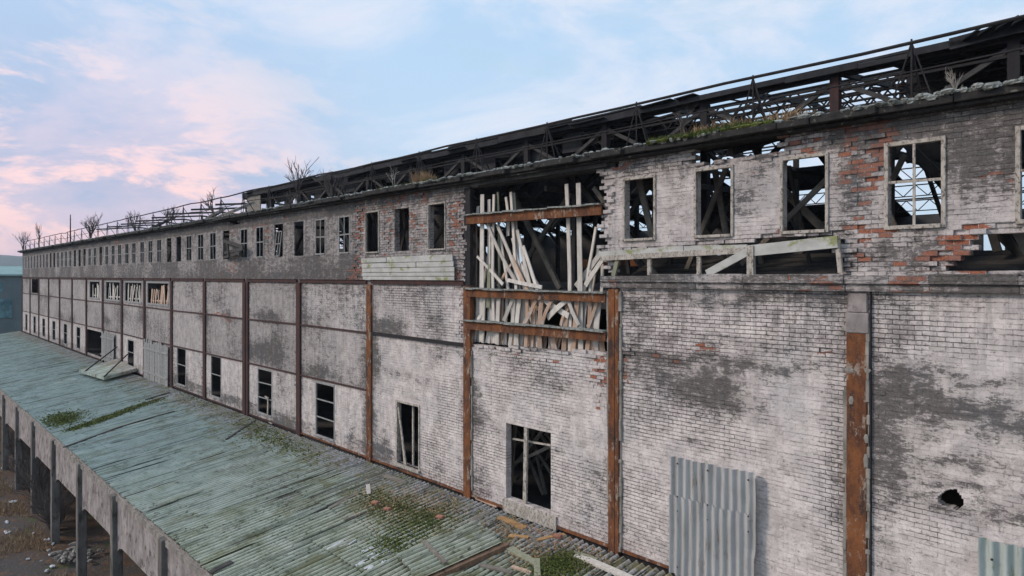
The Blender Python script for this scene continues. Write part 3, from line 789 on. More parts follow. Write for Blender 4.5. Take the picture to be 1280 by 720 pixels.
# lattice purlins
def lattice(x0,x1,y,z,h,step,r=.022):
    m=MB(); m.tube([(x0,y,z),(x1,y,z)],r*1.3,4); m.tube([(x0,y,z-h),(x1,y,z-h)],r*1.1,4)
    n=int((x1-x0)/step)
    for i in range(n):
        a=x0+i*step; m.bar((a,y,z),(a+step/2,y,z-h),r*1.6,r*1.6); m.bar((a+step/2,y,z-h),(a+step,y,z),r*1.6,r*1.6)
    return m.build('lattice_purlin',M['steel_black'],B)
for y in (8.2,9.6,11,12.4,13.8,15.4): lattice(-40,XN,y,6.5-abs(y-12)*.1,.5,.9,.03)
for y in (1.8,3.4,5.0): lattice(XE+1,XN,y,3.2+y*.25,.4,.8,.02)
for y in (18.5,20.5,22.5): lattice(XE+1,XN,y,5.0-(y-17)*.25,.5,1.0)
# cross trusses and leaning props
kk=-2.0
while kk<17:
    x=kx(kk); m=MB(); s=(.16,.14)
    m.bar((x,.5,2.9),(x,7,4.72),.2,.12,(1,0,0)); m.bar((x,.5,2.6),(x,7,2.75),.16,.12,(1,0,0))
    m.bar((x,1.8,-.4),(x,1.8,3.2),.16,.14,(1,0,0))
    m.bar((x,1.8,2.6),(x,4,4.0),.12,.1,(1,0,0)); m.bar((x,4,4.0),(x,7,2.7),.12,.1,(1,0,0))
    m.bar((x,7,2.0),(x,12,6.0),.14,.12,(1,0,0)); m.bar((x,12,6.45),(x,12,4.9),.12,.12,(1,0,0)); m.bar((x,7,4.9),(x,17,4.9),.16,.12,(1,0,0))
    m.bar((x,7,6.0),(x,12,6.5),.16,.12,(1,0,0)); m.bar((x,17,6.0),(x,12,6.5),.16,.12,(1,0,0)); m.bar((x,17,2.0),(x,12,6.2),.14,.12,(1,0,0))
    m.box(x-.1,x+.1,16.9,17.1,-.42,6.0)
    m.build('roof_truss',M['sooty_wood'],B); kk+=.5 if kk<4 else 1.0
kk=-2.0
while kk<9:
    x=kx(kk); x2=kx(kk+.5); m=MB(); y=1.55
    a,b=rw.uniform(-.4,.4),rw.uniform(-.4,.4)
    m.bar((x+a,y,-.4),(x2+b,y+.2,2.95),.17,.1); 
    if rw.random()<.8: m.bar((x2+a*.5,y+.35,-.4),(x-b,y+.5,2.9),.15,.09)
    m.build('wind_brace',M['sooty_wood'] if rw.random()<.65 else M['old_wood'],B); kk+=.5
for k_ in (-.168,.175,.523,.87,-.51,2.28,2.636,2.97):
    x=kx(k_)
    for j in range(3 if k_<1 else 2):
        m=MB(); y=rw.uniform(.7,1.35); a=rw.uniform(-1.2,1.2); b_=rw.uniform(-1.2,1.2)-a*.3; o_x=-y*.95
        m.bar((x+o_x+a,y,rw.uniform(-.38,.5)),(x+o_x+b_,y+rw.uniform(-.1,.2),rw.uniform(2.4,2.9)),rw.uniform(.07,.17),.07,(0,-1,0))
        m.build('fallen_strut',M['old_wood'] if j!=1 else M['sooty_wood'],B)
# collapsed sheets behind the slot under the near windows
m=MB()
for i in range(5): m.bar((kx(1.0),.75+.25*i,.05+.11*i),(kx(-1.4),.8+.25*i,.0+.10*i+rw.uniform(-.03,.03)),.2,.03,(0,-.5,1))
m.build('collapsed_sheeting',M['sooty_wood'],B)
m=MB()
for i in range(22): m.bar((kx(2.1)+rw.uniform(0,4),.6+rw.random()*2.2,-7.1+rw.random()),(kx(2.1)+rw.uniform(0,4),.6+rw.random()*2.2,-5.6+rw.random()*1.4),.1,.06)
m.build('inner_debris_frame',M['old_wood'],B)
# ---------------------------------------------------------------- wood frame of the slot (part of the wall construction)
W=thing('timber_guard_frame',tuple(at_y(900,330,-.1)),'broken white timber frame with posts across the slot below three near windows','timber frame')
def wbar(name,p,q,w,t=.07,y=-.1,mat='frame',par=W,warp=0):
    m=MB(); m.bar(at_y(*p,y),at_y(*q,y),w,t,(0,-1,0),warp); return m.build(name,M[mat],par)
wbar('top_plank',(750,318),(855,311),.14,mat='plank_panel'); wbar('top_plank',(856,311),(934,309),.12,mat='plank_panel')
wbar('top_rail',(752,323),(932,313),.13,.1,-.12); wbar('top_rail',(934,314),(1048,302),.24,.1,-.12,'plank_panel')
for x,y0 in ((812,321),(874,318)): wbar('post',(x,y0),(x,344),.10)
wbar('post',(939,307),(939,344),.15,.12,-.14); wbar('post',(1046,294),(1051,341),.09); wbar('post',(773,321),(767,345),.12,.06,-.1,'green_board')
wbar('diagonal_brace',(884,342),(936,314),.17,.06,-.16,'plank_panel')
# plank panel on the next bay
W2=thing('board_patch',tuple(at_y(510,335,-.08)),'row of mossy white planks nailed below three small windows','planks')
for a,b,z0,z1 in ((452,483,321,327),(484,566,320,327.5),(453,520,328,334),(521,567,328,334),(453,568,334.6,340),(453,568,340.6,345),(454,568,345.6,350.4)):
    m=MB(); zz=(z0+z1)/2
    f=lambda x:(345-zz)*((x+160)/(670.)) 
    pa=at_y(a,345-f(a)*1.0,-.08); pb=at_y(b,345-f(b)*1.0,-.08)
    m.bar(pa,pb,(z1-z0)/670*19.3*.98+.0,.04,(0,-1,0)); m.build('plank',M['plank_panel'],W2)
# ---------------------------------------------------------------- boards leaning in the torn bay
GRP='loose boards standing in the torn open bay'
ordn=['first','second','third','fourth','fifth','sixth','seventh','eighth','ninth','tenth','eleventh','twelfth','thirteenth','fourteenth','fifteenth','sixteenth','seventeenth','eighteenth','nineteenth','twentieth','twenty-first','twenty-second','twenty-third','twenty-fourth','twenty-fifth','twenty-sixth','twenty-seventh','twenty-eighth','twenty-ninth','thirtieth','thirty-first','thirty-second','thirty-third','thirty-fourth']
Z7=lambda x,y:(x/4+560,y/4+190); Z8=lambda x,y:(x/4+560,y/4+360)
def board(b,t,w,y,mat,label,zf=Z7,zb=None):
    p=at_y(*zf(*b),y); q=at_y(*zf(*t),y+.0)
    if zb is not None:
        d=(q-p); p=p+d*((zb-p.z)/d.z) if abs(d.z)>.2 else p
    m=MB(); wm=w/4*19.3/ (p.x*-1+ (D)) if False else w/4/ (zf(*b)[0]+160)*19.3*1.18
    m.bar(p,q,wm,.03,(rw.uniform(-.3,.3),-1,0),rw.uniform(-.07,.07),rw.uniform(.75,1.0)); c=Vector(p)
    o=m.build('board',M[mat],None,loc=tuple(c)); return tag(o,label,'board',GRP)
BL=[((170,670),(172,212),24,.14,'white_board','tall white board, leftmost of the tall ones in the torn bay',-2.1),
((204,660),(206,237),22,.26,'white_board','tall shaded board just right of the leftmost tall board',-2.1),
((232,665),(230,212),18,.18,'white_board','narrow tall white board, left one of a close pair',-2.1),
((249,660),(249,200),12,.24,'green_board','very narrow tall greenish board, right one of a close pair',-2.1),
((334,665),(314,200),22,.16,'white_board','tall white board with square top at the centre-left cluster',-2.1),
((352,665),(328,205),18,.24,'white_board','tall grey-white board behind the centre-left cluster',-2.1),
((300,420),(290,225),22,.31,'white_board','short wide board end rising above the top rusty beam',None),
((340,650),(196,360),20,.10,'white_board','long white board leaning left, lower of two parallel diagonals',None),
((362,655),(246,365),20,.13,'white_board','long white board leaning left, upper of two parallel diagonals',None),
((408,660),(346,390),22,.20,'white_board','white board leaning left beside the centre-left cluster',-1.),
((436,665),(376,470),20,.13,'white_board','short white board leaning left, outermost of the fan of boards',-1.),
((418,668),(365,560),18,.27,'white_board','stub of white board at the foot of the fan',-1.),
((604,680),(593,160),22,.14,'white_board','tall narrow white board, left of the two at the bay centre-right',-2.1),
((660,685),(652,155),25,.12,'white_board','widest tall white board standing alone right of centre',-2.1),
((686,650),(740,375),18,.2,'white_board','white board leaning right beside the ragged brick edge',-1.),
((688,668),(772,540),22,.12,'white_board','white board leaning steeply right at the foot of the brick edge',None),
((640,672),(768,500),24,.24,'white_board','long low white board slanting right behind the others',None),
((765,690),(772,560),18,.28,'white_board','stub of board standing in the lower right corner',-.8),
((706,684),(712,590),14,.15,'white_board','thin stub of board between two slanting boards',-.8),
((114,668),(122,545),18,.2,'green_board','mossy green board stub near the left column',-2.1),
((204,668),(207,560),18,.1,'green_board','mossy green board stub among tall white boards',-1.),
((275,662),(146,522),14,.08,'white_board','thin lath slanting left across the tall boards',None),
((152,330),(152,270),18,.3,'white_board','broken grey board tip behind the top beam at left',None)]
BL+=[((128,668),(140,330),18,.33,'bare_board','brownish board half hidden behind the leftmost tall boards',-2.1),
((182,668),(226,400),20,.3,'white_board','grey board slanting right behind the left pair of tall boards',-2.1),
((300,668),(262,420),18,.31,'white_board','pale board between the left pair and the centre-left cluster',-2.1),
((376,668),(322,430),18,.22,'white_board','pale board in the fan, second from its left side',-2.1),
((392,672),(318,520),16,.17,'bare_board','tan board lying low across the fan',-1.),
((455,676),(388,560),16,.3,'white_board','small white board at the right foot of the fan',-1.),
((250,672),(318,560),15,.33,'bare_board','tan lath crossing low between the tall boards',None),
((470,676),(300,640),16,.12,'white_board','white board lying almost flat on the middle rusty beam',None),
((720,680),(752,470),16,.3,'white_board','thin grey board close to the ragged brick edge',-1.)]
for b,t,w,y,mt,lb,zb in BL: board(b,t,w,y,mt,lb,Z7,zb)
# packed boards between the lower beams
xs=[(108,'green_board'),(136,'white_board'),(160,'white_board'),(182,'white_board'),(206,'white_board'),(230,'white_board'),(254,'white_board'),(272,'bare_board'),(296,'white_board'),(318,'white_board'),(350,'white_board'),(374,'white_board'),(398,'bare_board'),(424,'bare_board'),(452,'white_board'),(470,'bare_board'),(590,'bare_board'),(612,'bare_board'),(636,'bare_board'),(660,'bare_board'),(684,'white_board'),(706,'bare_board'),(728,'bare_board'),(750,'white_board')]
for i,(x,mt) in enumerate(xs):
    tl=rw.uniform(-22,22) if x not in (452,) else -50
    board((x-10,300),(x+tl*.4+ (4 if x!=452 else 0),38),rw.uniform(18,30),.05+.08*(i%3)+rw.uniform(0,.03),mt,'%s packed board from the left between the two lower rusty beams'%ordn[i],Z8,-2.12)
board((498,150),(592,62),24,.04,'white_board','crossed board sloping up to the right between the lower beams',Z8)
for i_,(b_,t_,mt_) in enumerate((((470,190),(520,60),'bare_board'),((380,180),(440,60),'bare_board'),((655,185),(600,50),'white_board'),((280,165),(330,45),'white_board'),((700,195),(745,70),'bare_board'),((150,160),(196,42),'white_board'))):
    board(b_,t_,18,.02+.015*i_,mt_,'slanting %s board, %s from the left among those crossing between the lower beams'%(('cream' if mt_=='white_board' else 'tan'),ordn[[3,2,4,1,5,0][i_]]),Z8)
board((604,140),(480,60),26,.09,'white_board','crossed board sloping down to the right between the lower beams',Z8)
board((565,190),(600,100),20,.13,'bare_board','short orange-tinted board below the crossed boards',Z8)
n=34
for i in range(n):
    x=100+ (770-100)*i/(n-1)+rw.uniform(-5,5); yb=258+(x-100)*.085
    board((x+rw.uniform(-26,26),yb),(x,205+(x-100)*.07-rw.uniform(0,25)),rw.uniform(16,28),.26+.03*(i%3),'bare_board' if (x>300 and rw.random()<.85) else 'white_board','%s stub from the left in the row under the lowest rusty beam'%ordn[i],Z8,-2.14)
# collapsed timbers hanging out of a torn upper window
C1=thing('collapsed_timbers',tuple(at_y(292,310,-.2)),'splintered dark timbers hanging out of a torn upper window','timbers')
for p,q,w in (((280,301),(304,309),.16),((281,316),(304,311),.16),((280,322),(300,316),.14),((284,300),(286,322),.12),((290,307),(300,319),.1)):
    m=MB(); m.bar(at_y(*p,-.15),at_y(*q,-.35),w,.08); m.build('timber',M['sooty_wood'],C1)
# ---------------------------------------------------------------- guard rail on the eave
GR=thing('guard_rail',(0,.2,3.2),'rusty pipe guard rail on triangular supports along the roof edge','railing')
m=MB(); pts=[]; pts2=[]; x=XN
while x>XE+1:
    s=.11*noise.noise(Vector((x*.3,1,1))); pts.append((x,.2,4.40+s)); pts2.append((x,.2,3.86+s*1.3)); x-=1.5
pts.append((XE+.3,.2,3.25))
m.tube(pts,.035,6); m.build('top_rail',M['steel_black'],GR)
m=MB(); m.tube(pts2,.02,5); m.build('mid_rail',M['steel_black'],GR)
post0=None
kq=-.15-.53*3
while kq<16.9:
    x=kx(kq)
    if post0 is None:
        m=MB(); m.bar((x-.38,.2,3.18),(x,.2,4.4),.024,.024); m.bar((x+.38,.2,3.18),(x,.2,4.4),.024,.024); m.bar((x,.2,3.18),(x,.2,4.46),.028,.028); m.bar((x,.9,3.3),(x,.2,4.3),.03,.03,(1,0,0))
        post0=m.build('rail_support',M['steel_black'],GR); x00=x
    else:
        o=post0.copy(); COL.objects.link(o); o.parent=GR; o.location=(x-x00,0,0)
        o.scale=(1,1,1)
    kq+=.53
# ---------------------------------------------------------------- plants on the roof edge
def shrub(px,py,h,mat,label,spread=.6,seed=1,n0=4,y=.25,cat='shrub',name='bare_shrub',base_z=3.2,par=None,loc=None):
    r=random.Random(seed); m=MB(); base=loc if loc else at_y(px,py,y)
    base=Vector((base[0],base[1],base_z if not loc else loc[2]))
    def br(p,d,L,rad,lv):
        q=p+d*L; mid=p.lerp(q,.5)+Vector((r.uniform(-.05,.05),r.uniform(-.05,.05),0))*L
        m.tube([p,mid,q],[rad,rad*.8,rad*.55],4)
        if lv==0: return
        for _ in range(3 if lv>1 else 2):
            nd=(d+Vector((r.uniform(-1,1),r.uniform(-1,1),r.uniform(-.3,.7)))*.62).normalized()
            br(p.lerp(q,r.uniform(.45,1)),nd,L*r.uniform(.5,.8),rad*.6,lv-1)
    for i in range(n0):
        d=Vector((r.uniform(-spread,spread),r.uniform(-spread,spread)*.6,1)).normalized()
        br(base+Vector((r.uniform(-.1,.1),0,-.03)),d,h*.42,max(.012,h*.016),3)
    o=m.build(name,mat,None,loc=tuple(base)); return tag(o,label,cat)
shrub(492,222,1.1,M['pale_twig'],'pale forked bare sapling on the eave above the small brick windows',.35,3,2,y=.0,name='bare_sapling',cat='sapling')
shrub(417,235,1.6,M['twig'],'wide dense bare shrub on the eave, between the pale sapling and the thin tall one',.9,4,7)
shrub(371,240,2.7,M['twig'],'thin tall sapling with a dark twiggy top on the eave',.2,5,3,name='bare_sapling',cat='sapling')
shrub(362,245,1.2,M['twig'],'low thin twigs at the foot of the tall twiggy-topped sapling',.6,6,3)
shrub(270,262,2.3,M['twig'],'faint bare shrub behind the rail beside the pale slabs',.5,7,3)
shrub(213,274,1.9,M['twig'],'dense dark bush on the eave beside a small dark slab',.7,8,7)
shrub(170,282,2.1,M['twig'],'bushy bare shrub on the eave left of the small dark slab',.7,9,6)
shrub(113,292,3.0,M['twig'],'large bare shrub on the far eave right of the thin mast',.5,10,6)
shrub(49,303,3.4,M['twig'],'bare wind-bent sapling near the far end of the eave',.35,12,2,name='bare_sapling',cat='sapling')
shrub(29,306,3.0,M['twig'],'small hazy bush on the very far corner of the roof',.5,13,5)
shrub(1194,100,.72,M['pale_twig'],'pale dry weed on the near roof edge at the right',.3,14,3,y=.1,name='dry_weed',cat='weed')
shrub(1186,104,.4,M['pale_twig'],'small pale weed leaning at the foot of the taller dry weed',.8,15,2,y=.1,name='dry_weed',cat='weed')
shrub(853,165,1.2,M['twig'],'thin grey twigs against the post above the moss strip',.15,16,3,y=.3,name='dry_weed',cat='weed')
m=MB(); v=at_y(88,300,.3); m.tube([(v.x,.3,3.15),(v.x,.3,6.1)],[.07,.04],6); m.bar((v.x-.3,.3,5.6),(v.x+.3,.3,5.6),.04,.04)
tag(m.build('mast',M['steel_black'],None,loc=(v.x,.3,3.15)),'thin dark mast standing on the far roof edge','mast')
def tuft(x0,x1,y0,y1,n,h,mat,name,label,cat,kind=None,zf=lambda x,y:3.2,seed=1,lean=.5):
    r=random.Random(seed); m=MB()
    for _ in range(n):
        x=r.uniform(x0,x1); y=r.uniform(y0,y1)
        if name=='roof_weeds': x=r.gauss((x0+x1)/2,(x1-x0)*.24); y=min(-.2,r.gauss((y0+y1)/2,(y1-y0)*.24))
        z=zf(x,y); hh=h*r.uniform(.4,1.1)*(1+.5*noise.noise(Vector((x*2,y*2,1))))
        dx,dy=r.gauss(0,lean)*hh,r.gauss(0,lean)*hh; b=len(m.v); w=.008+.008*r.random(); a=r.uniform(0,3.14)
        cx,cy=math.cos(a)*w,math.sin(a)*w
        m.v+=[(x-cx,y-cy,z-.02),(x+cx,y+cy,z-.02),(x+dx*.4+cx*.7,y+dy*.4+cy*.7,z+hh*.6),(x+dx*.4-cx*.7,y+dy*.4-cy*.7,z+hh*.6),(x+dx,y+dy,z+hh*.95)]
        m.f+=[(b,b+1,b+2,b+3),(b+3,b+2,b+4)]
    o=m.build(name,mat,None,loc=((x0+x1)/2,(y0+y1)/2,zf((x0+x1)/2,(y0+y1)/2)))
    return tag(o,label,cat,kind=kind)
xg=at_y(533,215,0).x
tuft(xg-.45,xg+.35,-.3,.2,420,.42,M['straw'],'grass_tuft','single dry straw-coloured tuft on the eave above the last small window','grass tuft',lean=.35)
xa_,xb_=at_y(975,150,0).x,at_y(820,170,0).x
xa_,xb_=min(xa_,xb_),max(xa_,xb_)
tuft(xa_,xb_,-.42,.3,3800,.16,M['moss'],'roof_moss','strip of green moss and short grass along the near eave','moss','stuff',seed=2)
xc_=at_y(935,150,0).x
tuft(xc_-1.5,xc_+1.3,-.2,.5,900,.36,M['straw'],'dry_grass','dry reddish grass rising from the moss strip on the eave','grass','stuff',seed=3)
tuft(at_y(480,220,0).x,at_y(555,210,0).x,-.4,.1,500,.12,M['moss'],'roof_moss','thin moss along the eave below the pale sapling','moss','stuff',seed=4)
# mossy cushions
m=MB(); rr=random.Random(8)
for i in range(150):
    x=rr.uniform(xa_,xb_); m.rock((x,-.38+rr.uniform(-.04,.3),3.22),rr.uniform(.06,.18),rr.uniform(.05,.1),rr.uniform(.02,.07),rr)
tag(m.build('moss_cushion',M['moss'],None,loc=((xa_+xb_)/2,-.3,3.2)),'bulging green moss cushions on the near eave edge','moss',kind='stuff')
# slabs lying on the far roof edge
for px,py,L,lab,mt,w in ((290,252,3.6,'pale broken slab lying on the eave next to the raised roof end','concrete',1.3),(268,260,1.6,'small pale slab tilted below the broken larger slab','concrete',.8),(199,268,3.2,'dark hatch cover on the eave left of the dense bush','sooty_wood',1.4)):
    v=at_y(px,py,1.0); m=MB(); m.bar((v.x-L/2,1.0,3.55),(v.x+L/2,1.0,3.85),w,.14,(.1,-.5,1)); m.box(v.x-L*.3,v.x+L*.3,.8,1.2,3.1,3.52)
    tag(m.build('roof_slab',M[mt],None,loc=(v.x,1,3.3)),lab,'slab')
# plaster sheet remains at the raised roof's end
v=at_y(333,248,7); m=MB(); m.bar((v.x-1.5,6.7,4.5),(v.x-1.5,6.7,6.1),2.4,.06,(0,-1,0)); m.build('monitor_end_panel',M['old_wood'],B)
# ---------------------------------------------------------------- canopy with corrugated roof
CN=thing('loading_canopy',(-45,-3.6,-H0),'long lean-to canopy with mossy corrugated roofing along the foot of the hall','canopy')
XR0,XR1=kx(17)-1.5,10.0
SW,SL,PER=1.2,1.62,.2
slope=Vector((0,-1,-.1405)).normalized(); nrm=Vector((0,-.1405,1)).normalized()
m=MB(); rc=random.Random(21)
torn=[]
x=XR0; i=0
while x<XR1:
    near=x>-32
    for j in range(5):
        y0=-.14-1.47*j
        cxm=x+SW/2; cym=y0-.8
        if j==4: L=1.3
        else: L=SL
        if False: continue
        
        
        
        sag=.035*noise.noise(Vector((cxm*.15,cym*.3,4)))
        dz=sag+rc.uniform(-.003,.003)+.006*(4-j)
        sw=SW+.06-(rc.choice((.1,.2,.14,.08,.2)) if rc.random()<(.16 if near else .06) else 0)
        yaw=rc.gauss(0,.004 if near else .002)
        if -14<cxm<-4: yaw*=2.5; dz+=rc.uniform(-.02,.03)
        u=Vector((math.cos(yaw),math.sin(yaw),rc.gauss(0,.004))); vv=Vector((math.sin(yaw)*1,-math.cos(yaw),slope.z+rc.gauss(0,.004))).normalized()
        b=len(m.v)
        o=Vector((x,y0,roof_z(y0)+dz))
        ns=8 if x>-20 else (6 if near else 4)
        m.corr(o,u,vv,nrm,sw,L,PER,.036,ns,3,.07 if near else .03)
        tv=rc.random()
        cnt=len(m.v)-b; mm=max(2,int(round(sw/PER*ns)))
        for q in range(cnt):
            xx=sw*(q%(mm+1))/mm
            val=.5-.5*math.cos(2*math.pi*xx/PER)
            m.a.append(((tv,val,0,1),(0,0,0,1)))
    x+=SW; i+=1
m.build('corrugated_roof',M['roof'],CN,solid=.006)
# cracks, battens under it
m=MB()
for j in range(6):
    y=-.35-1.35*j; m.box(XR0,XR1,y-.05,y+.05,roof_z(y)-.17,roof_z(y)-.05)
m.build('purlin',M['sooty_wood'],CN)
m=MB(); m.box(XR0,XR1,-7.28,-7.16,roof_z(-7.2)-.16,roof_z(-7.2)-.045); m.build('eave_beam',M['concrete'],CN)
kq=-2
while kq<17.5:
    x=kx(kq+.05); m=MB()
    m.box(x-.2,x+.2,-7.46,-7.1,-H0-.1,roof_z(-7.2)-.17); m.build('post',M['dark_concrete'],CN,bevel=.02)
    m=MB(); m.bar((x,-.1,roof_z(-.1)-.35),(x,-7.1,roof_z(-7.1)-.35),.3,.2,(1,0,0)); m.build('rafter',M['sooty_wood'],CN)
    xn=kx(kq+1.05); a,b=xn+.202,x-.202; t=roof_z(-7.2)-.165
    if True:
        m=MB(); m.prism([(a,t),(a,t-2.15),(a+.3,t-1.95),(a+.7,t-1.85),(b-.9,t-1.8),(b-.4,t-1.9),(b,t-2.15),(b,t)],-7.3,-7.18); m.build('fascia_panel',M['pink_concrete'],CN)
        m=MB(); m.box(a+.0,b,-7.36,-7.302,t-.2,t-.02); m.build('fascia_trim',M['concrete'],CN)
    kq+=1
# ---------------------------------------------------------------- tilted platform over the far doors
o_,p_,q_,r_=on_roof(99,462,.5),on_roof(130,471,.5),at_y(173,460),at_y(147,448.5)
PL=thing('tilted_platform',tuple((o_+p_+q_+r_)/4),'tilted grey slab held by two rods over the far doorway','platform')
m=MB(); b=0
for z in (0,-.22):
    for w in (o_,p_,q_,r_): m.v.append((w.x,w.y if w.y<-.5 else -.1,w.z+z))
m.f+=[(3,2,1,0),(4,5,6,7)]+[(i,(i+1)%4,(i+1)%4+4,i+4) for i in range(4)]
m.build('slab',M['roof'],PL)
m=MB(); a=at_y(147,440); m.tube([(a.x,-.05,a.z+.4),tuple(o_.lerp(p_,.25)+Vector((0,0,.0)))],.05,5); m.build('rod',M['steel_black'],PL)
m=MB(); a=at_y(160,448); m.tube([(a.x,-.05,a.z+.3),tuple(p_)],.05,5); m.build('rod',M['steel_black'],PL)
# lattice shutters beside the far doors
def picket(name,k0,k1,z0,z1,label,y=-.16,gap=.04,w=.24,tilt=0,mat='frame_far'):
    xa,xb=kx(k1),kx(k0); t=thing(name,((xa+xb)/2,y,z0),label,'plank gate'); m=MB(); x=xa
    while x<xb-.1:
        m.bar((x+w/2+rc.uniform(-.03,.03),y+rc.uniform(-.02,.02),z0+rc.uniform(-.05,.1)),(x+w/2+tilt,y,z1-rc.uniform(0,.35)),w,.03); x+=w+gap*rc.uniform(.3,2)
    m.build('boards',M[mat],t)
    m=MB()
    for f in (.2,.75): m.bar((xa,y-.04,z0+(z1-z0)*f),(xb,y-.04,z0+(z1-z0)*f+rc.uniform(-.1,.1)),.12,.04)
    m.build('cross_rail',M['frame_far'],t)
picket('plank_gate',7.06,7.94,-7.2,-4.3,'closed grey plank gate beside the tilted slab')
picket('plank_gate',9.3,9.98,-7.,-4.4,'pale slatted gate left of the tilted slab',gap=.07,tilt=.1)
# ---------------------------------------------------------------- corrugated covers
def cover(px0,px1,pt0,pt1,zb,mat,label,seams):
    a,b=at_y(px0,pt0,-.09),at_y(px1,pt1,-.09)
    t=thing('corrugated_cover',((a.x+b.x)/2,-.1,zb),label,'metal sheet')
    W_=abs(b.x-a.x); xl=min(a.x,b.x); zt=(a.z+b.z)/2
    lv=[zt]+seams+[zb]
    for i in range(len(lv)-1):
        m=MB(); m.corr((xl-.02*i,-.10-.03*(i%2),lv[i+1]-.0),(1,0,.012),(0,.0,1),(0,-1,0),W_,lv[i]-lv[i+1]+(.12 if i else 0),.2,.038,16,10,.03)
        m.v=[(vx+.015*noise.noise(Vector((vx,vz*1.5,i))),vy-.05*abs(noise.noise(Vector((vx*.9,vz*.8,3+i))))-(.06*max(0,(vx-xl-W_+.35)/.35)**2 if vz<lv[i+1]+1 else 0),vz+.03*noise.noise(Vector((vx*1.3,5,i)))) for vx,vy,vz in m.v]
        sh=m.build('sheet',M[mat],t,solid=.005)
        for fx in (.1,.5,.9):
            for fz in (.12,.88):
                bz=lv[i+1]+(lv[i]-lv[i+1])*fz; bx=xl+round(W_*fx/.2)*.2; m=MB(); m.rock((bx,-.17,bz),.022,.02,.022,rw); m.build('bolt',M['rust_dark'],sh)
cover(840,948,572,592,-7.1,'galv','grey corrugated metal sheet covering an opening in the near wall',[-5.35])
cover(1224,1400,664,720,-7.1,'pale_sheet','pale green corrugated sheet at the lower right of the wall',[])
for px,py,a_,b_ in ((1061,462,.10,.05),(1084,463,.08,.05),(1064,500,.05,.1),(1082,575,.05,.16),(1083,548,.05,.1),(1062,410,.2,.06)):
    v=at_y(px,py,-.06); m=MB(); m.rock((v.x,-.058,v.z),a_,.012,b_,rw); m.build('render_flake',M['concrete'],B)
# ---------------------------------------------------------------- debris on the canopy
def plank(p,q,w,t,mat,label,name='loose_plank',up=.06,cat='plank'):
    a,b=on_roof(*p,up),on_roof(*q,up); m=MB(); m.bar(a,b,w,t,tuple(nrm),rw.uniform(-.02,.02)); return tag(m.build(name,M[mat],None,loc=tuple((a+b)/2)),label,cat)
c=[on_roof(*q_,.14) for q_ in ((497,696),(597,654),(634,680),(524,728))]
LP=thing('loose_roof_panel',tuple(sum(c,Vector())/4),'loose pale corrugated panel lying across the near canopy roof','roof panel')
c=[w_+Vector((0,0,.04)) for w_ in c]
u=(c[3]-c[0]); Wd=u.length; u.normalize(); v=(c[1]-c[0]); Ld=v.length; v.normalize(); nn=u.cross(v).normalized(); nn=nn if nn.z>0 else -nn
m=MB(); m.corr(c[0],u,v,nn,Wd,Ld,.2,.042,12,3,.12)
mm=max(2,int(round(Wd/.2*12)))
for q in range(len(m.v)): m.a.append(((.9,.5-.5*math.cos(2*math.pi*(Wd*(q%(mm+1))/mm)/.2),0,1),(0,0,0,1)))
m.build('sheet',M['roof'],LP,solid=.014)
m=MB(); m.bar(c[3]+Vector((0,0,-.08)),c[2]+Vector((0,0,-.08)),.2,.14,tuple(nn)); m.build('edge_beam',M['brown_wood'],LP)
m=MB(); m.bar(on_roof(529,676,.24),on_roof(557,704,.24),.1,.06,tuple(nn)); m.build('batten',M['old_wood'],LP)
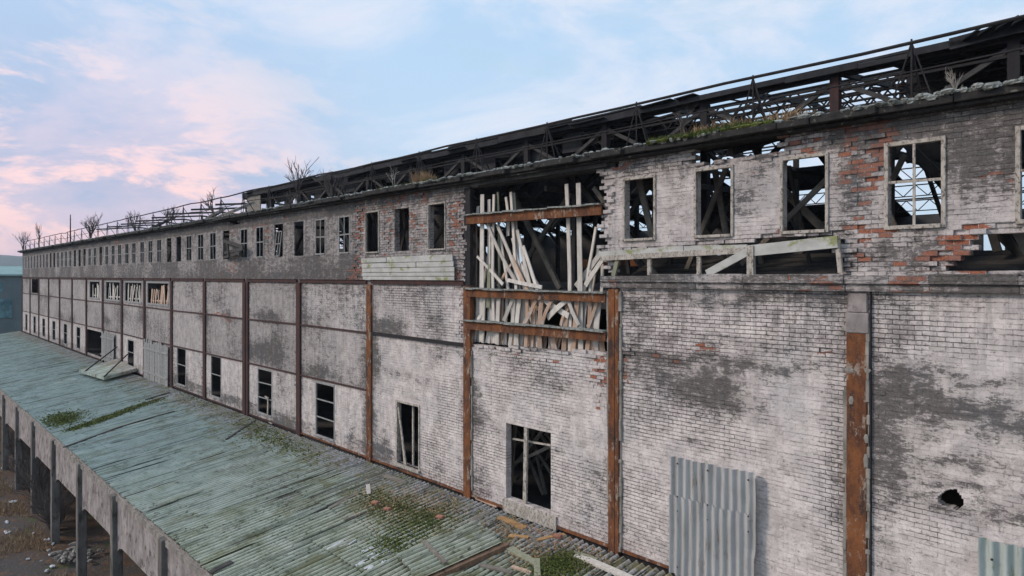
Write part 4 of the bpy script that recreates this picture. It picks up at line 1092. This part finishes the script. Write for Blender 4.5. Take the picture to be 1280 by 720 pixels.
for i,(p,q,w,t,mt,lb) in enumerate([((624,647),(656,661),.2,.05,'orange_wood','orange-brown plank below the tall dark doorway'),
 ((636,670),(661,672),.16,.05,'orange_wood','short orange-brown offcut beside the loose panel'),
 ((647,671),(632,691),.07,.05,'old_wood','thin stick lying by the right corner of the loose panel'),
 ((624,648),(642,668),.06,.04,'old_wood','thin lath crossing the orange-brown plank'),
 ((720,694),(790,724),.2,.06,'white_board','long white board near the wall at the lower edge'),
 ((637,686),(672,706),.2,.1,'green_board','mossy beam right of the loose panel'),
 ((671,700),(672,722),.16,.1,'green_board','short mossy post end at the lower edge'),
 ((682,704),(707,722),.06,.04,'old_wood','thin pale stick beside the green moss patch'),
 ((480,594),(504,603),.22,.05,'old_wood','grey plank close under the narrow doorway'),
 ((460,606),(461,618),.14,.05,'white_board','short pale plank among the leaf litter'),
 ((412,635),(448,616),.16,.03,'old_wood','dark flat strip left of the leaf litter'),
 ((588,652),(612,640),.12,.05,'old_wood','grey batten above the right corner of the loose panel'),
 ((655,662),(676,684),.1,.05,'old_wood','crooked grey batten between the orange offcut and the mossy beam'),
 ((668,676),(706,668),.13,.04,'orange_wood','light brown plank against the wall foot left of the rusty column'),
 ((716,690),(746,700),.1,.05,'green_board','short mossy lath just above the long white board'),
 ((600,706),(640,716),.14,.05,'old_wood','dark grey plank in front of the loose panel'),
 ((640,708),(664,716),.1,.05,'bare_board','short tan lath left of the mossy post end'),
 ((565,640),(590,634),.1,.04,'old_wood','small dark batten right of the half brick'),
 ((596,622),(622,633),.14,.04,'bare_board','tan board end at the wall foot left of the tall dark doorway'),
 ((430,650),(455,640),.08,.04,'old_wood','short thin stick left of the pink brick'),
 ((80,559),(152,533),.16,.05,'sooty_wood','long black strip standing for a dark gap down the far roof, lower half'),  # black strips here stand in for dark gaps in the roofing
 ((152,533),(218,514),.13,.04,'sooty_wood','long black strip standing for a dark gap down the far roof, upper half'),
 ((283,549),(320,525),.12,.04,'sooty_wood','black strip standing for a dark roof gap in front of the wide dark column'),
 ((298,543),(330,531),.07,.04,'old_wood','thin stick beside the black strip below the cross-barred window'),
 ((262,716),(290,702),.2,.03,'sooty_wood','short black strip standing for a dark gap at the outer roof edge near the lower border'),
 ((182,500),(212,491),.12,.08,'sooty_wood','dark pipe-like timber on the far part of the roof'),
 ((183,503),(210,495),.10,.08,'old_wood','grey timber beside the dark one on the far roof'),
 ((327,521),(341,529),.14,.06,'white_board','white broken sash bar under the cross-barred window')]):
    plank(p,q,w,t,mt,lb)
for px,py,lb,mt in ((469,629,'pale pink brick lying on the leaf litter','brick'),(484,637,'small orange brick piece beside the pink one','brick'),(550,647,'orange brick half at the right end of the leaf litter','brick'),(697,671,'red brick lump near the base of the rusty column','brick')):
    v=on_roof(px,py,.08); m=MB(); m.bar(v-Vector((.13,.03,0)),v+Vector((.13,.03,.03)),.14,.10,tuple(nrm)); tag(m.build('loose_brick',M[mt],None,loc=tuple(v),bevel=.02),lb,'brick')
# leaf litter and moss patches lying in the corrugation
def litter(pxs,n,mats,name,label,seed,size=.05,h=.05,cat='leaf litter'):
    r=random.Random(seed); cs=[on_roof(a,b) for a,b,_,_ in pxs]
    m=MB()
    for _ in range(n):
        i=r.randrange(len(cs)); c=cs[i]; rx,ry=pxs[i][2],pxs[i][3]
        x=c.x+r.gauss(0,rx); y=c.y+r.gauss(0,ry)
        if y>-.2 or y<-7.2: continue
        z=roof_z(y)+.03+r.uniform(-.01,h); s=size*r.uniform(.5,1.6)
        d=Vector((r.uniform(-1,1),r.uniform(-1,1),r.uniform(-.6,.6))).normalized(); e=d.cross(Vector((r.uniform(-1,1),r.uniform(-1,1),1))).normalized()
        p=Vector((x,y,z)); b=len(m.v)
        m.v+=[tuple(p-d*s),tuple(p+e*s*.6),tuple(p+d*s),tuple(p-e*s*.6)]; m.f.append((b,b+1,b+2,b+3))
    c=cs[0]; return tag(m.build(name,mats,None,loc=tuple(c)),label,cat,kind='stuff')
litter([(520,632,.9,.5),(550,640,.8,.5),(480,625,.8,.5),(500,640,.8,.6)],5200,M['straw'],'leaf_litter','brown leaf litter spread over the near corrugated roof',1,.035)
litter([(500,640,.7,.5),(540,650,.6,.5),(470,625,.6,.25),(515,662,.5,.4),(490,680,.4,.4)],6000,M['moss'],'roof_moss','dark green moss patch growing through the leaf litter',2,.035,cat='moss')
litter([(703,706,.35,.35),(690,715,.3,.3)],3200,M['moss'],'roof_moss','bright green moss patch by the white board at the lower edge',3,.03,.08,cat='moss')
litter([(715,700,.5,.4),(660,690,.6,.4),(640,662,.5,.35)],2400,M['straw'],'leaf_litter','brown litter and chips beside the loose panel',4,.035)
litter([(78,524,.9,.5)],1500,M['moss'],'roof_moss','small moss patch near the outer edge of the far roof',5,.06,cat='moss')
litter([(100+11*i,535-3.9*i,.25,.35) for i in range(9)],4500,M['moss'],'roof_moss','long moss streak running down the far roof',6,.05,cat='moss')
litter([(205+20*i,474+11*i,1.4,.35) for i in range(9)],4500,M['moss'],'roof_moss','thin yellowish moss along the wall side of the roof',7,.05,.03,cat='moss')
litter([(470+30*i,582+14*i,.8,.3) for i in range(8)],3000,M['lichen'],'rubble_grit','grey grit and mortar crumbs at the foot of the wall',8,.03,.05,cat='rubble')
for i,(px,py,wx,wy,nn_,lb) in enumerate(((500,640,1.1,.9,1500,'short green grass rooted in the litter on the near roof'),(540,652,.8,.6,1100,'low green weeds beside the loose corrugated panel'),(703,708,.6,.5,1300,'bright green weeds beside the white board'),(80,525,1.6,.8,900,'low weeds on the far outer roof edge'))):
    c0=on_roof(px,py)
    tuft(c0.x-wx,c0.x+wx,c0.y-wy,c0.y+wy,nn_,.11,M['moss'],'roof_weeds',lb,'weeds','stuff',zf=lambda x,y:roof_z(y)+.03,seed=70+i,lean=.6)
m=MB(); r=random.Random(404)
for _ in range(420):
    t_=r.random(); px=600+t_*150; c0=on_roof(px,636+(px-600)*.32+abs(r.gauss(0,9)))
    if c0.y>-.2: continue
    m.rock((c0.x,c0.y,roof_z(c0.y)+.03),r.uniform(.015,.06),r.uniform(.015,.05),r.uniform(.015,.035),r)
c0=on_roof(675,665); tag(m.build('rubble_grit',M['concrete'],None,loc=tuple(c0)),'mortar and stone crumbs strewn along the near wall foot','rubble',kind='stuff')
m=MB()
for _ in range(160):
    px=690+r.gauss(0,22); c0=on_roof(px,668+(px-690)*.3+r.gauss(0,7))
    if c0.y>-.2: continue
    m.rock((c0.x,c0.y,roof_z(c0.y)+.035),r.uniform(.02,.07),r.uniform(.02,.05),r.uniform(.02,.035),r)
c0=on_roof(690,668); tag(m.build('brick_crumbs',M['brick'],None,loc=tuple(c0)),'red brick crumbs scattered left of the rusty column foot','rubble',kind='stuff')
for i,(px,py,L,lb) in enumerate(((418,682,.8,'torn white plastic scrap on the roof, left one of two'),(465,690,.9,'larger torn white plastic scrap on the roof near the lower edge'),(462,704,.4,'little white scrap below the larger one'))):
    v=on_roof(px,py,.05); m=MB(); r=random.Random(30+i)
    for j in range(5):
        a=v+Vector((r.uniform(-.3,.3),r.uniform(-.3,.3),0)); a.z=roof_z(a.y)+.045
        m.bar(a,a+Vector((r.uniform(-.1,.1),L*r.uniform(.3,.7),L*.5*.1405)),r.uniform(.04,.12),.006,tuple(nrm),.01)
    tag(m.build('plastic_scrap',M['white'],None,loc=tuple(v)),lb,'plastic scrap')
# ---------------------------------------------------------------- yard
yard=[(16,628,.9),(9,654,.6),(11,666,.6),(59,676,.45),(67,681,.4),(62,695,.5),(74,694,.4),(60,715,.5),(67,709,.5),(3,586,.5),(42,668,.35),(36,700,.35),(88,700,.5)]
for i,(px,py,s) in enumerate(yard):
    v=on_ground(px,py); m=MB(); r=random.Random(50+i)
    for _ in range(3): m.rock((v.x+r.uniform(-s,s)*.25,v.y+r.uniform(-s,s)*.2,-H0+.06),s*r.uniform(.12,.38),s*r.uniform(.08,.2),.05,r)
    tag(m.build('litter_scrap',M['white'],None,loc=tuple(v)),'white scrap of litter lying on the brown dirt yard','litter','white litter scattered over the dirt yard')
v=on_ground(94,696); m=MB(); r=random.Random(77)
for _ in range(60): m.rock((v.x+r.gauss(0,.7),v.y+r.gauss(0,.5),-H0+.1+r.random()*.25),r.uniform(.08,.25),r.uniform(.08,.2),r.uniform(.04,.12),r)
tag(m.build('rubble_heap',M['concrete'],None,loc=tuple(v)),'low heap of grey rubble at the foot of the canopy posts','rubble',kind='stuff')
for i,(px,py,h) in enumerate(((20,575,3.2),(38,590,3.0),(55,622,2.6),(70,662,2.4),(30,608,2.8),(52,640,3.2),(60,655,2.6),(40,620,3.0),(45,600,3.0),(30,585,2.8),(66,668,2.2))):
    v=on_ground(px,py); shrub(0,0,h,M['twig'],'brown leafless brush in front of the canopy posts, %s from the near end'%ordn[[10, 8, 4, 1, 6, 3, 2, 5, 7, 9, 0][i]],.75,60+i,15,loc=(v.x,v.y,-H0+.02),name='brush')
r=random.Random(90); m=MB()
for _ in range(15000):
    x=r.uniform(-75,-22); y=-7.6-abs(r.gauss(0,2.6)); 
    if noise.noise(Vector((x*.3,y*.4,2)))<-.05: continue
    h=r.uniform(.08,.4); a=r.uniform(0,3.1); w=.02; b=len(m.v); dx,dy=r.gauss(0,.15),r.gauss(0,.15)
    m.v+=[(x-w*math.cos(a),y-w*math.sin(a),-H0-.03),(x+w*math.cos(a),y+w*math.sin(a),-H0-.03),(x+dx,y+dy,-H0+h)]; m.f.append((b,b+1,b+2))
tag(m.build('dry_weeds',M['straw'],None,loc=(-45,-9,-H0)),'low dry weeds growing over the dirt yard','weeds',kind='stuff')
# ---------------------------------------------------------------- haze-tinted building beyond
T=thing('haze_teal_building',(-135,-12,-H0),'low industrial building tinted teal for haze with pale green roof beyond the hall','building')
m=MB(); m.box(-150,-125,-45,14,-H0,.0); m.build('wall',M['teal'],T)
m=MB(); m.prism([(-151,-.0),(-124.6,.0),(-124.6,.25),(-138,1.6),(-151,.25)],-45.5,14.5); m.build('roof',M['teal_roof'],T)
for i in range(9):
    y=-1.5-i*3.0
    f=MB(); f.box(-125.0,-124.9,y,y+2.6,-6.2,-3.4); w=f.build('window',M['dark_glass'],T)
    b=MB()
    for q in (0,.85,1.7,2.54): b.box(-124.9,-124.84,y+q,y+q+.07,-6.2,-3.4)
    b.box(-124.895,-124.85,y,y+2.6,-4.85,-4.78); b.build('frame',M['teal'],w)
m=MB(); m.box(-125,-124.9,-.9,-.1,-2.3,-.9); m.build('window',M['dark_glass'],T)
m=MB(); m.box(-320,-316,1.5,5.5,-H0,12); 
tag(m.build('chimney',M['concrete'],None,loc=(-318,3,-H0)),'distant chimney at the far left horizon','chimney')
# ------------------------------------------------------------------ light, sky, camera
SUN_EL,SUN_AZ=math.radians(32),math.radians(222)   # azimuth clockwise from +y
w=bpy.data.worlds.new('World'); scene.world=w; w.use_nodes=True; nt=w.node_tree; N_=nt.nodes; L_=nt.links
class WN(NT):
    def __init__(s): s.t=nt; s.n=N_; s.l=L_
W_=WN(); bg=N_['Background']
sky=N_.new('ShaderNodeTexSky'); sky.sky_type='NISHITA'; sky.sun_disc=False; sky.sun_elevation=SUN_EL; sky.sun_rotation=SUN_AZ
tc=N_.new('ShaderNodeTexCoord'); d=tc.outputs['Generated']
sp=N_.new('ShaderNodeSeparateXYZ'); L_.new(d,sp.inputs[0])
STR=.10
el=W_.math('MAXIMUM',sp.outputs[2],0.0)
left=W_.ramp(W_.math('MULTIPLY',sp.outputs[0],-1.0),.79,.97)
low=W_.ramp(el,.40,.03)
cl=W_.noise(W_.map(d,(1,1,2.8)),2.4,9,.64,.5)
cl2=W_.noise(W_.map(d,(1,1,3.0),(3,1,2)),5.,9,.66,.4)
s=1/STR
def sc(c): return tuple(v*s for v in c)
base=W_.mix(W_.ramp(el,.0,.5),sc((.46,.58,.71)),sc((.37,.54,.74)))
cloud=W_.mix(W_.ramp(cl,.42,.62),base,sc((.60,.65,.75)))
blueg=W_.mix(W_.math('MULTIPLY',W_.ramp(cl2,.50,.62),.5),cloud,sc((.40,.55,.68)))
pinkc=W_.mix(W_.ramp(cl,.40,.58),sc((.31,.37,.54)),sc((.52,.45,.57)))
pinkc=W_.mix(W_.math('MULTIPLY',W_.ramp(cl2,.49,.61),.9),pinkc,sc((.92,.60,.57)))
fac=W_.math('MULTIPLY',left,W_.math('MULTIPLY_ADD',low,.9,.22,clamp=True))
c=W_.mix(fac,blueg,pinkc)
glow=W_.math('MULTIPLY',W_.ramp(el,.10,.0),left)
c=W_.mix(W_.math('MULTIPLY',glow,.55),c,sc((.70,.44,.54)))
c=W_.mix(.12,c,sky.outputs[0])
L_.new(c,bg.inputs[0]); bg.inputs[1].default_value=STR
ld=bpy.data.lights.new('sun','SUN'); ld.energy=1.5; ld.angle=math.radians(14); ld.color=(1,.85,.72)
lo=bpy.data.objects.new('sun',ld); COL.objects.link(lo)
dv=Vector((math.sin(SUN_AZ)*math.cos(SUN_EL),math.cos(SUN_AZ)*math.cos(SUN_EL),math.sin(SUN_EL)))
lo.rotation_euler=dv.to_track_quat('Z','Y').to_euler()
cd=bpy.data.cameras.new('camera'); cam=bpy.data.objects.new('camera',cd); COL.objects.link(cam); scene.camera=cam
cam.location=(0,-D,H0); cam.rotation_euler=(math.radians(90),0,math.radians(90)-A)
cd.sensor_width=36; cd.lens=36*FPX/1280; cd.shift_y=-15/1280; cd.clip_end=5000; cd.clip_start=.1
hz=MB(); hz.box(-1900,1900,-1600,1600,-H0-1,62)
hm=bpy.data.materials.new('haze'); hm.use_nodes=True; hn=hm.node_tree.nodes; hn.remove(hn['Principled BSDF'])
pv=hn.new('ShaderNodeVolumePrincipled'); pv.inputs['Color'].default_value=(.80,.88,1,1); pv.inputs['Density'].default_value=.00028
hm.node_tree.links.new(pv.outputs[0],hn['Material Output'].inputs['Volume'])
tag(hz.build('haze',hm),kind='stuff')
for o in bpy.data.objects:
    if '_w' in o: del o['_w']
vs=scene.view_settings; vs.view_transform='Standard'; vs.look='None'; vs.exposure=.46; vs.gamma=1
scene.cycles.use_denoising=True; scene.cycles.max_bounces=6; scene.cycles.diffuse_bounces=4
